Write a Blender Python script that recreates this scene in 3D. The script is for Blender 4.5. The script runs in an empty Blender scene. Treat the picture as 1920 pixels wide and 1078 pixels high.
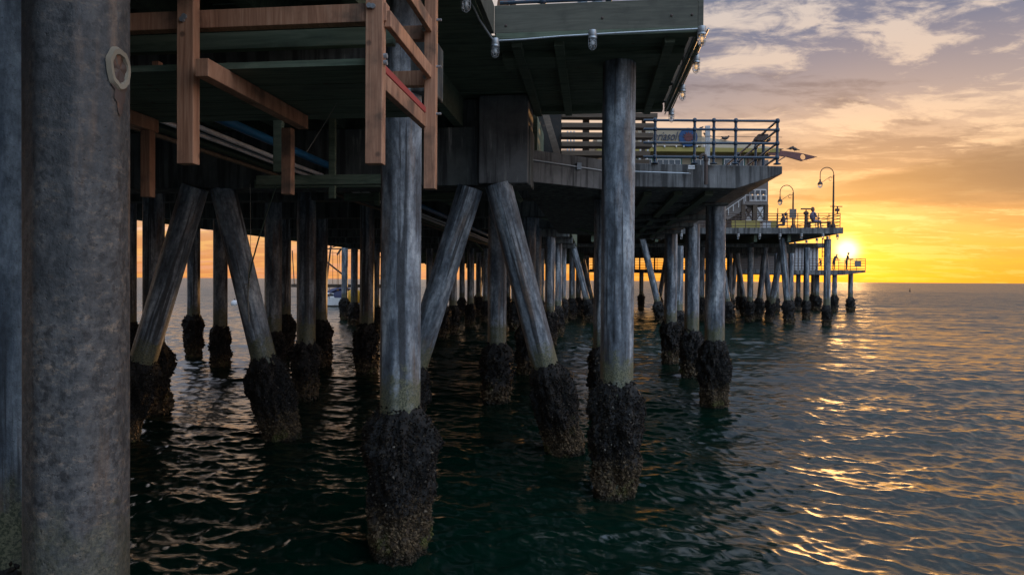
import bpy, math, random
import numpy as np
from mathutils import Vector, Matrix, noise
R = math.radians
rnd = random.Random(7)
sc = bpy.context.scene
C = sc.collection
# ---------------------------------------------------------------- camera
H = 3.0
F = 1280.0
CAM = Matrix.Translation((0, 0, H)) @ Matrix.Rotation(R(90 - 0.64), 4, 'X') @ Matrix.Rotation(R(0.38), 4, 'Z')
cd = bpy.data.cameras.new('camera'); cam = bpy.data.objects.new('camera', cd); C.objects.link(cam)
cam.matrix_world = CAM
cd.sensor_width = 36; cd.lens = 36 * F / 1920; cd.clip_start = 0.1; cd.clip_end = 30000
sc.camera = cam
SUN_AZ, SUN_EL = 26.1, 2.4        # degrees right of +Y, above the horizon
# ---------------------------------------------------------------- node helpers
class G:
    def __init__(s, nt): s.nt = nt
    def n(s, t, **kw):
        nd = s.nt.nodes.new(t)
        for k, v in kw.items():
            if k in nd.bl_rna.properties: setattr(nd, k, v)
        return nd
    def link(s, a, b): s.nt.links.new(a, b)
    def put(s, sock, v):
        if isinstance(v, bpy.types.NodeSocket): s.link(v, sock)
        elif v is not None:
            if hasattr(sock.default_value, '__len__') and not hasattr(v, '__len__'): v = (v,) * len(sock.default_value)
            if hasattr(v, '__len__') and len(sock.default_value) == 4 and len(v) == 3: v = (*v, 1)
            sock.default_value = v
    def m(s, op, a, b=None, c=None, clamp=False):
        nd = s.n('ShaderNodeMath'); nd.operation = op; nd.use_clamp = clamp
        for i, v in enumerate((a, b, c)):
            if v is not None: s.put(nd.inputs[i], v)
        return nd.outputs[0]
    def v(s, op, a, b=None):
        nd = s.n('ShaderNodeVectorMath'); nd.operation = op
        s.put(nd.inputs[0], a)
        if b is not None: s.put(nd.inputs[1], b)
        return nd.outputs['Value'] if op in ('DOT_PRODUCT', 'LENGTH') else nd.outputs[0]
    def mix(s, f, a, b, mode='MIX'):
        nd = s.n('ShaderNodeMix'); nd.data_type = 'RGBA'; nd.blend_type = mode
        s.put(nd.inputs[0], f); s.put(nd.inputs[6], a); s.put(nd.inputs[7], b)
        return nd.outputs[2]
    def noise(s, vec, scale, detail=4, rough=.55, dist=0, dim='3D'):
        nd = s.n('ShaderNodeTexNoise'); nd.noise_dimensions = dim
        s.put(nd.inputs['Vector'], vec)
        for k, v in (('Scale', scale), ('Detail', detail), ('Roughness', rough), ('Distortion', dist)): s.put(nd.inputs[k], v)
        return nd.outputs['Fac']
    def ramp(s, f, stops, interp='LINEAR'):
        nd = s.n('ShaderNodeValToRGB'); nd.color_ramp.interpolation = interp; e = nd.color_ramp.elements
        while len(e) < len(stops): e.new(.5)
        for i, (p, c) in enumerate(stops):
            e[i].position = p; e[i].color = (*c, 1) if hasattr(c, '__len__') else (c, c, c, 1)
        s.put(nd.inputs[0], f)
        return nd.outputs[0]
    def mr(s, f, a, b, c=0., d=1., smooth=True):
        nd = s.n('ShaderNodeMapRange'); nd.interpolation_type = 'SMOOTHSTEP' if smooth else 'LINEAR'
        s.put(nd.inputs[0], f)
        for i, v in enumerate((a, b, c, d)): nd.inputs[1 + i].default_value = v
        return nd.outputs[0]
    def mapping(s, vec, scale=(1, 1, 1), loc=(0, 0, 0), rot=(0, 0, 0)):
        nd = s.n('ShaderNodeMapping'); s.put(nd.inputs[0], vec)
        nd.inputs['Location'].default_value = loc; nd.inputs['Rotation'].default_value = rot; nd.inputs['Scale'].default_value = scale
        return nd.outputs[0]
    def comb(s, x, y, z):
        nd = s.n('ShaderNodeCombineXYZ')
        for i, v in enumerate((x, y, z)): s.put(nd.inputs[i], v)
        return nd.outputs[0]
    def sep(s, v):
        nd = s.n('ShaderNodeSeparateXYZ'); s.put(nd.inputs[0], v); return nd.outputs
# ---------------------------------------------------------------- world: dusk sky with clouds
w = bpy.data.worlds.new('World'); sc.world = w; w.use_nodes = True
nt = w.node_tree; nt.nodes.clear(); g = G(nt)
dirn = g.v('NORMALIZE', g.n('ShaderNodeTexCoord').outputs['Generated'])
X, Y, Z = g.sep(dirn)
EL = g.m('MULTIPLY', g.m('ARCSINE', Z), 57.2958)
AZ = g.m('MULTIPLY', g.m('ARCTAN2', X, Y), 57.2958)
sv = (math.sin(R(SUN_AZ)) * math.cos(R(SUN_EL)), math.cos(R(SUN_AZ)) * math.cos(R(SUN_EL)), math.sin(R(SUN_EL)))
SD = g.m('MULTIPLY', g.m('ARCCOSINE', g.m('MINIMUM', g.v('DOT_PRODUCT', dirn, sv), .99999)), 57.2958)
t = g.m('DIVIDE', g.m('MAXIMUM', EL, 0.), 60., clamp=True)
near = g.ramp(t, [(0, (.90, .34, .03)), (.04, (.88, .36, .06)), (.09, (.76, .38, .15)), (.16, (.66, .44, .28)), (.23, (.36, .30, .30)), (.31, (.125, .165, .27)), (.38, (.12, .16, .26)), (.70, (.20, .25, .36)), (1, (.80, 1.0, 1.35))])
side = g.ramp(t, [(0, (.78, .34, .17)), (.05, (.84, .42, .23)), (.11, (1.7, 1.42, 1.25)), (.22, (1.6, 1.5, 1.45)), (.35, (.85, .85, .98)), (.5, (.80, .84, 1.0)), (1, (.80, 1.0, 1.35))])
back = g.ramp(t, [(0, (.06, .07, .09)), (.08, (.12, .15, .22)), (.25, (.42, .58, .82)), (.6, (.62, .86, 1.2)), (1, (.80, 1.0, 1.35))])
back = g.mix(1., back, g.mr(X, -.9, .7, .08, 2.5), 'MULTIPLY')
azd = g.v('DOT_PRODUCT', g.v('NORMALIZE', g.comb(X, Y, 0.)), (math.sin(R(SUN_AZ)), math.cos(R(SUN_AZ)), 0))
side = g.mix(1., side, g.m('ADD', 1., g.m('MULTIPLY', g.mr(AZ, 46., 75.), .9)), 'MULTIPLY')  # unseen sky at far right brightened, added to rim the piles with warm light
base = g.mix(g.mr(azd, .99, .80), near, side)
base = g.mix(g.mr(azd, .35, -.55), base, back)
den = g.m('ADD', g.m('MAXIMUM', Z, 0.), .10)
pc = g.comb(g.m('DIVIDE', X, den), g.m('DIVIDE', Y, den), 0.)
pm = g.mapping(pc, scale=(1.0, 1.5, 1), rot=(0, 0, R(-24)), loc=(3.3, 1.2, 0))
n1 = g.noise(pm, 1.25, 9, .62, .45)
n2 = g.noise(g.mapping(pc, scale=(.7, 1.5, 1), rot=(0, 0, R(-30)), loc=(8.1, 4.4, 2)), .85, 7, .6, .5)
litc = g.ramp(t, [(0, (1.0, .52, .13)), (.08, (1.0, .62, .24)), (.14, (.92, .60, .34)), (.22, (.74, .56, .42)), (.34, (.66, .58, .52)), (1, (.62, .62, .66))])
drkc = g.ramp(t, [(0, (.72, .25, .04)), (.08, (.55, .26, .09)), (.14, (.31, .195, .14)), (.22, (.18, .15, .165)), (.34, (.105, .135, .22)), (1, (.25, .31, .44))])
back_dim = g.mr(azd, .3, -.4, 1., .25)
n3 = g.noise(g.mapping(pc, scale=(1, 1.3, 1), rot=(0, 0, R(-24)), loc=(1.3, 7.2, 0)), 5.5, 7, .65, .8)
n1 = g.m('ADD', n1, g.m('MULTIPLY', g.m('SUBTRACT', n3, .5), .35))
m1 = g.m('MULTIPLY', g.mr(n1, .475, .60), g.mr(EL, 1.0, 7., .45, .9))
n2 = g.m('ADD', n2, g.m('MULTIPLY', g.m('SUBTRACT', n3, .5), .25))
m2 = g.m('MULTIPLY', g.mr(n2, .43, .56), g.mr(EL, 1.5, 8., .55, .92))
col = g.mix(g.m('MULTIPLY', m2, back_dim), base, drkc)
col = g.mix(g.m('MULTIPLY', m1, back_dim), col, litc)
# one long brown cloud bank rising to the right of the sun
wob = g.m('MULTIPLY', g.m('SUBTRACT', g.noise(g.comb(g.m('MULTIPLY', AZ, .10), g.m('MULTIPLY', EL, .45), 3.), 1.0, 6, .6, .3), .5), 3.2)
da = g.m('SUBTRACT', AZ, 26.)
bc = g.m('ADD', g.m('MULTIPLY', da, .09), 6.7)
bd = g.m('DIVIDE', g.m('ADD', g.m('SUBTRACT', EL, bc), wob), g.m('ADD', g.m('MULTIPLY', g.m('MAXIMUM', da, 0.), .15), .6))
bd = g.m('MULTIPLY', bd, bd)
bm = g.m('MULTIPLY', g.m('EXPONENT', g.m('MULTIPLY', g.m('MULTIPLY', bd, bd), -1.)), g.m('MULTIPLY', g.mr(AZ, 17., 28., 0., .92), g.mr(AZ, 60., 100., 1., 0.)))
col = g.mix(bm, col, (.19, .115, .085))
vis = g.m('MULTIPLY', g.mr(azd, .3, .75), g.mr(EL, 34., 22.))
vis = g.m('MAXIMUM', vis, g.m('MULTIPLY', g.mr(azd, -.3, .2), g.mr(EL, 9., 6.)))
col = g.mix(vis, col, g.mix(1., col, (.80, .78, .78), 'MULTIPLY'))
gl = g.m('EXPONENT', g.m('DIVIDE', SD, -3.4))
gl2 = g.m('EXPONENT', g.m('MULTIPLY', g.m('MULTIPLY', SD, SD), -2.2))
gl3 = g.m('EXPONENT', g.m('DIVIDE', SD, -14.))
glow = g.mix(1., g.mix(1., (.60, .27, .01), gl, 'MULTIPLY'), g.mix(1., (3., 2.3, 1.1), gl2, 'MULTIPLY'), 'ADD')
glow = g.mix(1., glow, g.mix(1., (.08, .03, .0), gl3, 'MULTIPLY'), 'ADD')
col = g.mix(1., col, glow, 'ADD')
sky = g.n('ShaderNodeTexSky'); sky.sky_type = 'NISHITA'; sky.sun_disc = False
sky.sun_elevation = R(SUN_EL); sky.sun_rotation = R(SUN_AZ)
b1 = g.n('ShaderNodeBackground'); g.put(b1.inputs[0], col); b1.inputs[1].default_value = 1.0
b2 = g.n('ShaderNodeBackground'); g.put(b2.inputs[0], sky.outputs[0]); b2.inputs[1].default_value = .015
ad = g.n('ShaderNodeAddShader'); g.link(b1.outputs[0], ad.inputs[0]); g.link(b2.outputs[0], ad.inputs[1])
wo = g.n('ShaderNodeOutputWorld'); g.link(ad.outputs[0], wo.inputs[0])
w.cycles.sampling_method = 'MANUAL'; w.cycles.sample_map_resolution = 1024
# ---------------------------------------------------------------- sun
sl = bpy.data.lights.new('sun', 'SUN'); sl.energy = 2.4; sl.angle = R(.8); sl.color = (1, .52, .19)
so = bpy.data.objects.new('sun', sl); C.objects.link(so)
so.rotation_euler = Vector(sv).to_track_quat('Z', 'Y').to_euler(); so.location = (20, 60, 30)
sc.view_settings.view_transform = 'Standard'; sc.view_settings.look = 'None'
sc.view_settings.exposure = 0.35; sc.view_settings.gamma = 1
sc.cycles.sample_clamp_indirect = 2.5; sc.cycles.sample_clamp_direct = 2.2; sc.cycles.caustics_reflective = True
sc.cycles.max_bounces = 6
# ---------------------------------------------------------------- pixel -> world
CI = CAM.to_3x3()
def ray(px, py): return CI @ Vector(((px - 960) / F, -(py - 539) / F, -1))
def at(px, py, Yd): d = ray(px, py); return Vector((0, 0, H)) + d * (Yd / d.y)
def atz(px, py, z): d = ray(px, py); return Vector((0, 0, H)) + d * ((z - H) / d.z)
YAW = R(6.7)
Qv = Vector((math.cos(YAW), -math.sin(YAW), 0)); Pv = Vector((math.sin(YAW), math.cos(YAW), 0)); Zv = Vector((0, 0, 1))
def uv(u, v, z=0): return Qv * u + Pv * v + Zv * z
def touv(p): return p.dot(Qv), p.dot(Pv)
# ---------------------------------------------------------------- mesh builder (world coordinates)
class MB:
    def __init__(s): s.V = []; s.Fc = []
    def add(s, vs, fs):
        o = len(s.V); s.V += [Vector(v) for v in vs]; s.Fc += [tuple(i + o for i in f) for f in fs]; return s
    def hexa(s, c):   # 8 corners: bottom 4 ccw, top 4 ccw
        return s.add(c, [(3, 2, 1, 0), (4, 5, 6, 7), (0, 1, 5, 4), (1, 2, 6, 5), (2, 3, 7, 6), (3, 0, 4, 7)])
    def ub(s, u0, u1, v0, v1, z0, z1):     # box along the pier axes
        if u0 > u1: u0, u1 = u1, u0
        if v0 > v1: v0, v1 = v1, v0
        return s.hexa([uv(u, v, z) for z in (z0, z1) for u, v in ((u0, v0), (u1, v0), (u1, v1), (u0, v1))])
    def box(s, x0, x1, y0, y1, z0, z1):
        return s.hexa([(x, y, z) for z in (z0, z1) for x, y in ((x0, y0), (x1, y0), (x1, y1), (x0, y1))])
    def bar(s, a, b, w_, h_, up=Zv):
        a, b = Vector(a), Vector(b); d = (b - a).normalized()
        if abs(d.dot(up)) > .98: up = Pv
        r = d.cross(up).normalized(); q = r.cross(d)
        return s.hexa([p + r * i * w_ / 2 + q * j * h_ / 2 for p in (a, b) for i, j in ((-1, -1), (1, -1), (1, 1), (-1, 1))])
    def prism(s, pts, z0, z1):
        n = len(pts)
        a = [(p[0], p[1], z0) for p in pts] + [(p[0], p[1], z1) for p in pts]
        return s.add(a, [tuple(range(n - 1, -1, -1)), tuple(range(n, 2 * n))] + [(i, (i + 1) % n, n + (i + 1) % n, n + i) for i in range(n)])
    def extr(s, pts, d):   # polygon (3d) extruded by d
        n = len(pts); d = Vector(d)
        a = [Vector(p) for p in pts] + [Vector(p) + d for p in pts]
        return s.add(a, [tuple(range(n)), tuple(range(2 * n - 1, n - 1, -1))] + [(i, n + i, n + (i + 1) % n, (i + 1) % n) for i in range(n)])
    def tube(s, pts, r, n=10, cap=True):
        pts = [Vector(p) for p in pts]; m_ = len(pts); rs = list(r) if hasattr(r, '__len__') else [r] * m_
        rs = rs + [rs[-1]] * (m_ - len(rs))
        vs = []; prev = None
        for i, p in enumerate(pts):
            d = (pts[min(i + 1, m_ - 1)] - pts[max(i - 1, 0)]).normalized()
            if prev is None:
                a = d.cross(Zv if abs(d.z) < .9 else Vector((0, 1, 0))).normalized()
            else: a = (prev - d * prev.dot(d)).normalized()
            prev = a; b = d.cross(a)
            vs += [p + (a * math.cos(t_) + b * math.sin(t_)) * rs[i] for t_ in (2 * math.pi * k / n for k in range(n))]
        fs = [(i * n + k, i * n + (k + 1) % n, (i + 1) * n + (k + 1) % n, (i + 1) * n + k) for i in range(m_ - 1) for k in range(n)]
        if cap: fs += [tuple(range(n - 1, -1, -1)), tuple((m_ - 1) * n + k for k in range(n))]
        return s.add(vs, fs)
    def lathe(s, prof, o, n=16):     # prof: (r, z)
        o = Vector(o); vs = [o + Vector((r * math.cos(2 * math.pi * k / n), r * math.sin(2 * math.pi * k / n), z)) for r, z in prof for k in range(n)]
        m_ = len(prof)
        return s.add(vs, [(i * n + k, i * n + (k + 1) % n, (i + 1) * n + (k + 1) % n, (i + 1) * n + k) for i in range(m_ - 1) for k in range(n)] + [tuple(range(n - 1, -1, -1)), tuple((m_ - 1) * n + k for k in range(n))])
    def ell(s, c, rx, ry, rz, n=10, m_=7, M=None):
        vs = []
        for i in range(m_ + 1):
            ph = math.pi * i / m_
            for k in range(n):
                th = 2 * math.pi * k / n
                q = Vector((rx * math.sin(ph) * math.cos(th), ry * math.sin(ph) * math.sin(th), rz * math.cos(ph)))
                vs.append(Vector(c) + (M @ q if M else q))
        return s.add(vs, [(i * n + k, (i + 1) * n + k, (i + 1) * n + (k + 1) % n, i * n + (k + 1) % n) for i in range(m_) for k in range(n)])
    def build(s, name, mat, parent=None, bevel=0, smooth=False):
        inv = parent['_w'] if parent is not None and '_w' in parent else None
        me = bpy.data.meshes.new(name)
        V = s.V
        if parent is not None:
            Mi = WM[parent.name].inverted(); V = [Mi @ v for v in V]
        else:
            c = sum(V, Vector()) / len(V); c.z = min(v.z for v in V); V = [v - c for v in V]
        me.from_pydata([tuple(v) for v in V], [], s.Fc); me.validate(); me.update()
        me.materials.append(mat)
        if smooth:
            me.polygons.foreach_set('use_smooth', [True] * len(me.polygons)); me.set_sharp_from_angle(angle=R(40))
        o = bpy.data.objects.new(name, me); C.objects.link(o)
        if parent is not None: o.parent = parent; WM[o.name] = WM[parent.name].copy()
        else: o.location = c; WM[o.name] = Matrix.Translation(c)
        if bevel:
            b = o.modifiers.new('bevel', 'BEVEL'); b.width = bevel; b.segments = 2; b.limit_method = 'ANGLE'
        return o
WM = {}
def tag(o, label, cat, group=None, kind=None):
    if label: o['label'] = label
    if cat: o['category'] = cat
    if group: o['group'] = group
    if kind: o['kind'] = kind
    return o
def thing(name, label, cat, loc, rz=0., group=None):
    o = bpy.data.objects.new(name, None); C.objects.link(o); o.empty_display_size = .1
    o.location = loc; o.rotation_euler = (0, 0, rz)
    WM[o.name] = Matrix.Translation(Vector(loc)) @ Matrix.Rotation(rz, 4, 'Z')
    return tag(o, label, cat, group)
# ---------------------------------------------------------------- materials
def mat(name, fn):
    m_ = bpy.data.materials.new(name); m_.use_nodes = True; nt = m_.node_tree; nt.nodes.clear(); g = G(nt)
    p = g.n('ShaderNodeBsdfPrincipled'); o = g.n('ShaderNodeOutputMaterial'); g.link(p.outputs[0], o.inputs[0])
    tc = g.n('ShaderNodeTexCoord').outputs['Object']
    def bump(h, s_=.3, d=.01):
        b = g.n('ShaderNodeBump'); b.inputs['Strength'].default_value = s_; b.inputs['Distance'].default_value = d
        g.put(b.inputs['Height'], h); g.link(b.outputs[0], p.inputs['Normal'])
    fn(g, p, tc, bump); return m_
def S(p, **k):
    for a, b in k.items(): p.inputs[a.replace('_', ' ')].default_value = b
def objrand(g): return g.n('ShaderNodeObjectInfo').outputs['Random']
def f_pile(g, p, tc, bump, brown=False):
    r_ = objrand(g); off = g.comb(g.m('MULTIPLY', r_, 31.), g.m('MULTIPLY', r_, 17.), 0.)
    q = g.v('ADD', tc, off); z = g.sep(tc)[2]
    blotch = g.noise(g.mapping(q, scale=(1, 1, .25)), 4.0, 8, .68, .08)
    streak = g.noise(g.mapping(q, scale=(5, 5, .2)), 1.3, 6, .62, .06)
    fine = g.noise(q, 60, 5, .7)
    c = g.ramp(blotch, [(.3, (.03, .035, .04)), (.45, (.11, .13, .15)), (.57, (.30, .33, .35)), (.70, (.56, .56, .54))])
    dk = g.mr(streak, .53, .60); c = g.mix(g.m('MULTIPLY', dk, .9), c, (.03, .032, .035))
    if brown:
        bg = g.mr(g.noise(g.mapping(q, scale=(1, 1, .5)), 2.2, 5, .6), .38, .6)
        c = g.mix(.72, c, (.045, .045, .045))
        mo = g.noise(g.mapping(q, scale=(1, 1, 2.0)), 15, 8, .75, .2)
        c = g.mix(.75, c, g.ramp(mo, [(.3, (.03, .033, .036)), (.5, (.10, .095, .088)), (.68, (.21, .175, .14))]))
        c = g.mix(g.mr(mo, .54, .66, 0, .65), c, (.27, .19, .125)); dk = g.mr(g.noise(q, 24, 5, .7), .5, .6)
        c = g.mix(g.m('MULTIPLY', dk, .75), c, (.025, .024, .024))
    if brown: c = g.mix(g.m('MULTIPLY', bg, .6), c, (.03, .034, .036))
    wt = g.mr(streak, .36, .26); c = g.mix(g.m('MULTIPLY', wt, .5), c, (.62, .60, .56))
    rs = g.mr(g.noise(g.mapping(q, scale=(4, 4, .5), loc=(5, 2, 8)), 1.3, 5, .6), .54, .70)
    c = g.mix(g.m('MULTIPLY', rs, .65), c, (.20, .125, .075))
    md = g.noise(g.mapping(q, scale=(1, 1, .7)), 17, 6, .72)
    c = g.mix(1., c, g.ramp(md, [(.3, .45), (.5, .95), (.7, 1.35)]), 'MULTIPLY')
    scr = g.mr(g.noise(g.mapping(q, scale=(1.2, 1.2, 9), loc=(2, 9, 4)), 3.0, 4, .7), .64, .72); c = g.mix(g.m('MULTIPLY', scr, .35), c, (.05, .05, .05))
    c = g.mix(g.mr(fine, .58, .68, 0, .7), c, (.07, .065, .06))
    edge = g.m('ADD', z, g.m('MULTIPLY', g.m('SUBTRACT', g.noise(q, 9, 5, .6), .5), .9))
    alg = g.mr(edge, 2.05, 1.78); alg = g.m('MULTIPLY', alg, g.mr(g.noise(q, 6, 4, .6), .2, .6, .55, 1.))
    if brown: alg = g.m('MULTIPLY', alg, .4)
    c = g.mix(alg, c, g.mix(g.mr(fine, .4, .6), (.035, .045, .022), (.17, .16, .09)))
    g.put(p.inputs['Base Color'], c); S(p, Roughness=.6); p.inputs['Specular IOR Level'].default_value = .5
    pit = g.n('ShaderNodeTexVoronoi'); pit.inputs['Scale'].default_value = 26; g.put(pit.inputs['Vector'], q)
    h = g.m('ADD', g.m('MULTIPLY', fine, .6), g.m('MULTIPLY', g.mr(pit.outputs['Distance'], .0, .16), .5))
    h = g.m('ADD', h, g.m('MULTIPLY', blotch, 1.2))
    bump(h, .55, .012)
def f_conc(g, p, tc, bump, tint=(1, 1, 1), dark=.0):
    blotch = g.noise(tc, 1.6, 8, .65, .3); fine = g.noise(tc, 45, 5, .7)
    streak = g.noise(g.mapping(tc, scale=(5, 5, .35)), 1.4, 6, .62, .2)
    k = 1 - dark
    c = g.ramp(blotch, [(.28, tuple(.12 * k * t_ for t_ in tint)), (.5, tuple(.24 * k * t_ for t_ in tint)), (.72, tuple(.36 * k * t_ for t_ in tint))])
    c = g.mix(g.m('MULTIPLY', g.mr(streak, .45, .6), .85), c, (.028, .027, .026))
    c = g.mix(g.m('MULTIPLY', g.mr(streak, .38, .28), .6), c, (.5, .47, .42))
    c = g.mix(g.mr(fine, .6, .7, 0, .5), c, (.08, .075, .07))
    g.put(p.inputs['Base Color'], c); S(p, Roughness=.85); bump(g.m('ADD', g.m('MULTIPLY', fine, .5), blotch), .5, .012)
def f_wood(cols, knots=True, dirt=.3, rough=.7):
    def f(g, p, tc, bump):
        r_ = objrand(g); q = g.v('ADD', tc, g.comb(g.m('MULTIPLY', r_, 13.), g.m('MULTIPLY', r_, 7.), g.m('MULTIPLY', r_, 5.)))
        q2 = g.mapping(q, scale=(30, 9, 1.6)) if knots != 'flat' else g.mapping(q, scale=(1.2, 14, 14))
        gr = g.noise(q2, 1., 6, .6, 1.2); bl = g.noise(q, 2.3, 6, .6)
        c = g.ramp(gr, [(.25, cols[0]), (.5, cols[1]), (.75, cols[2])])
        c = g.mix(g.mr(bl, .48, .72, 0, dirt), c, (.03, .028, .02))
        vr = g.n('ShaderNodeTexVoronoi'); vr.inputs['Scale'].default_value = 3.2; g.put(vr.inputs['Vector'], q)
        c = g.mix(g.mr(vr.outputs['Distance'], .10, .05, 0, .75), c, (.10, .05, .03))
        c = g.mix(g.m('MULTIPLY', g.m('SUBTRACT', r_, .5), .5, clamp=True), c, (.05, .035, .025))
        g.put(p.inputs['Base Color'], c); S(p, Roughness=rough); bump(g.m('ADD', gr, g.m('MULTIPLY', bl, .6)), .4, .006)
    return f
def f_paint(col, rough=.45, metal=0., wear=(.15, .08, .05), amt=.5, sc_=9):
    def f(g, p, tc, bump):
        n_ = g.noise(tc, sc_, 7, .65); c = g.mix(g.mr(n_, .55, .72, 0, amt), col, wear)
        c = g.mix(g.mr(g.noise(tc, sc_ * .3, 4, .6), .3, .7, 0, .25), c, tuple(x * .5 for x in col))
        g.put(p.inputs['Base Color'], c); S(p, Roughness=rough, Metallic=metal); bump(n_, .15, .004)
    return f
def f_mussel(g, p, tc, bump):
    z = g.sep(tc)[2]; geo = g.n('ShaderNodeNewGeometry'); isl = geo.outputs['Random Per Island']
    n_ = g.noise(tc, 7, 6, .65); fine = g.noise(tc, 70, 4, .7)
    dark = g.ramp(isl, [(0, (.004, .004, .004)), (.5, (.011, .009, .007)), (.9, (.022, .017, .011)), (.98, (.05, .04, .028)), (1, (.16, .14, .11))])
    tan = g.ramp(g.m('ADD', g.m('MULTIPLY', isl, .5), g.m('MULTIPLY', n_, .5)), [(.2, (.016, .012, .007)), (.5, (.055, .038, .021)), (.78, (.155, .108, .06))])
    tan = g.mix(g.mr(g.noise(tc, 3.1, 3), .55, .7, 0, .6), tan, (.075, .085, .02))
    f = g.mr(g.m('ADD', z, g.m('MULTIPLY', g.m('SUBTRACT', n_, .5), 1.1)), .72, .30)
    c = g.mix(f, dark, tan); wet = g.mr(z, .12, .02)
    c = g.mix(g.m('MULTIPLY', wet, .7), c, (.008, .010, .008))
    g.put(p.inputs['Base Color'], c); S(p, Roughness=.6); p.inputs['Specular IOR Level'].default_value = .15; bump(fine, .6, .006)
def f_water(g, p, tc, bump):
    geo = g.n('ShaderNodeNewGeometry').outputs['Position']
    n1 = g.noise(g.mapping(geo, scale=(1, 1.7, 1)), 7.5, 5, .6, .5)
    n2 = g.noise(g.mapping(geo, scale=(1, 2.0, 1), rot=(0, 0, .35)), 1.7, 3, .5, .3)
    dist = g.v('LENGTH', geo)
    b = g.n('ShaderNodeBump'); b.inputs['Distance'].default_value = .06
    g.put(b.inputs['Strength'], g.mr(dist, 3., 90., .16, .5, False))
    g.put(b.inputs['Height'], g.m('ADD', g.m('MULTIPLY', n1, .5), g.m('MULTIPLY', n2, g.mr(dist, 18., 120., .5, 9., False)))); g.link(b.outputs[0], p.inputs['Normal'])
    S(p, Base_Color=(.0008, .012, .007, 1), IOR=1.6, Metallic=0)
    g.put(p.inputs['Roughness'], g.mr(dist, 8., 120., .13, .30))
M = {}
M['pile'] = mat('weathered_concrete', f_pile)
M['pilebrown'] = mat('brown_pitted_concrete', lambda g, p, tc, b: f_pile(g, p, tc, b, True))
M['mortar'] = mat('weathered_mortar', f_paint((.25, .21, .15), .9, 0, (.08, .05, .03), .9, 22))
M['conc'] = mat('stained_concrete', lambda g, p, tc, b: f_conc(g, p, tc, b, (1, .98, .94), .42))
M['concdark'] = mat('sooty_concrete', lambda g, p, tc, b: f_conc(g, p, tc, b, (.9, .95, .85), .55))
M['new'] = mat('new_redwood', f_wood([(.24, .105, .055), (.42, .20, .11), (.58, .32, .19)], True, .8))
M['old'] = mat('old_timber', f_wood([(.05, .07, .045), (.11, .14, .09), (.19, .21, .14)], 'flat', .35, .85))
M['olive'] = mat('olive_painted_timber', f_wood([(.055, .052, .038), (.085, .082, .058), (.12, .112, .082)], 'flat', .6, .8))
M['slat'] = mat('brown_timber', f_wood([(.06, .04, .025), (.10, .07, .045), (.15, .105, .07)], 'flat', .4, .8))
M['redwood'] = mat('red_painted_edge', f_paint((.42, .06, .05), .6))
M['blue'] = mat('blue_painted_steel', f_paint((.025, .05, .08), .45, 0, (.11, .05, .035), .75, 14))
M['bluep'] = mat('blue_plastic', f_paint((.02, .13, .28), .4, 0, (.02, .05, .08), .3))
M['galv'] = mat('galvanised_steel', f_paint((.42, .44, .45), .4, .6, (.12, .10, .08), .5, 20))
M['grey'] = mat('grey_conduit', f_paint((.55, .53, .52), .5, 0, (.08, .07, .06), .5, 4))
M['iron'] = mat('rusty_iron', f_paint((.07, .045, .035), .7, 0, (.20, .08, .03), .8))
M['dkpipe'] = mat('dark_green_pipe', f_paint((.025, .045, .03), .6))
M['mussel'] = mat('mussel_bed', f_mussel)
def f_core(g, p, tc, bump):
    z = g.sep(tc)[2]; n_ = g.noise(tc, 9, 6, .7); f = g.mr(g.m('ADD', z, g.m('MULTIPLY', g.m('SUBTRACT', n_, .5), 1.1)), .6, .2)
    g.put(p.inputs['Base Color'], g.mix(f, g.ramp(n_, [(.35, (.004, .004, .004)), (.7, (.016, .013, .010))]), g.ramp(n_, [(.35, (.02, .014, .008)), (.7, (.12, .08, .045))])))
    S(p, Roughness=.8); bump(g.noise(tc, 40, 5, .7), .8, .02)
M['core'] = mat('mussel_mat', f_core)
M['water'] = mat('sea_water', f_water)
M['white'] = mat('white_paint', f_paint((.72, .70, .67), .5, 0, (.3, .26, .2), .4))
M['tan'] = mat('tan_stucco', f_paint((.36, .29, .20), .9, 0, (.3, .24, .16), .4, 2))
M['yellow'] = mat('mustard_paint', f_paint((.33, .26, .07), .8, 0, (.3, .2, .08), .4, 2))
M['maroon'] = mat('maroon_paint', f_paint((.16, .055, .045), .6))
M['gwall'] = mat('grey_shingle', f_paint((.20, .17, .15), .9, 0, (.1, .08, .07), .5, 5))
M['emblem'] = mat('blue_sign_paint', f_paint((.01, .06, .17), .7))
M['red'] = mat('red_paint', f_paint((.12, .03, .03), .7))
M['ink'] = mat('dark_lettering', f_paint((.03, .04, .07), .6))
M['teal'] = mat('green_window_trim', f_paint((.03, .14, .11), .6))
M['gapdark'] = mat('black_gap_fill', f_paint((.02, .018, .015), .9))  # near-black colour standing in for darkness, only for the added panel
M['rope'] = mat('frayed_rope', f_paint((.22, .20, .16), .95, 0, (.1, .09, .06), .6, 30))
M['skin'] = mat('skin', f_paint((.35, .19, .12), .6, 0, (.25, .12, .08), .2))
M['cloth1'] = mat('dark_cloth', f_paint((.05, .05, .07), .9)); M['cloth2'] = mat('violet_grey_cloth', f_paint((.22, .19, .27), .9))
M['jeans'] = mat('pale_denim', f_paint((.28, .34, .42), .9)); M['brown'] = mat('brown_cloth', f_paint((.20, .11, .07), .9))
M['feather'] = mat('dark_feathers', f_paint((.06, .055, .05), .8)); M['canvas'] = mat('navy_canvas', f_paint((.05, .055, .11), .85))
M['yellowc'] = mat('yellow_canvas', f_paint((.75, .40, .04), .7))
def f_glass(g, p, tc, bump): S(p, Base_Color=(.03, .035, .04, 1), Roughness=.08); p.inputs['Specular IOR Level'].default_value = .7
M['glass'] = mat('window_glass', f_glass)
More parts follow.
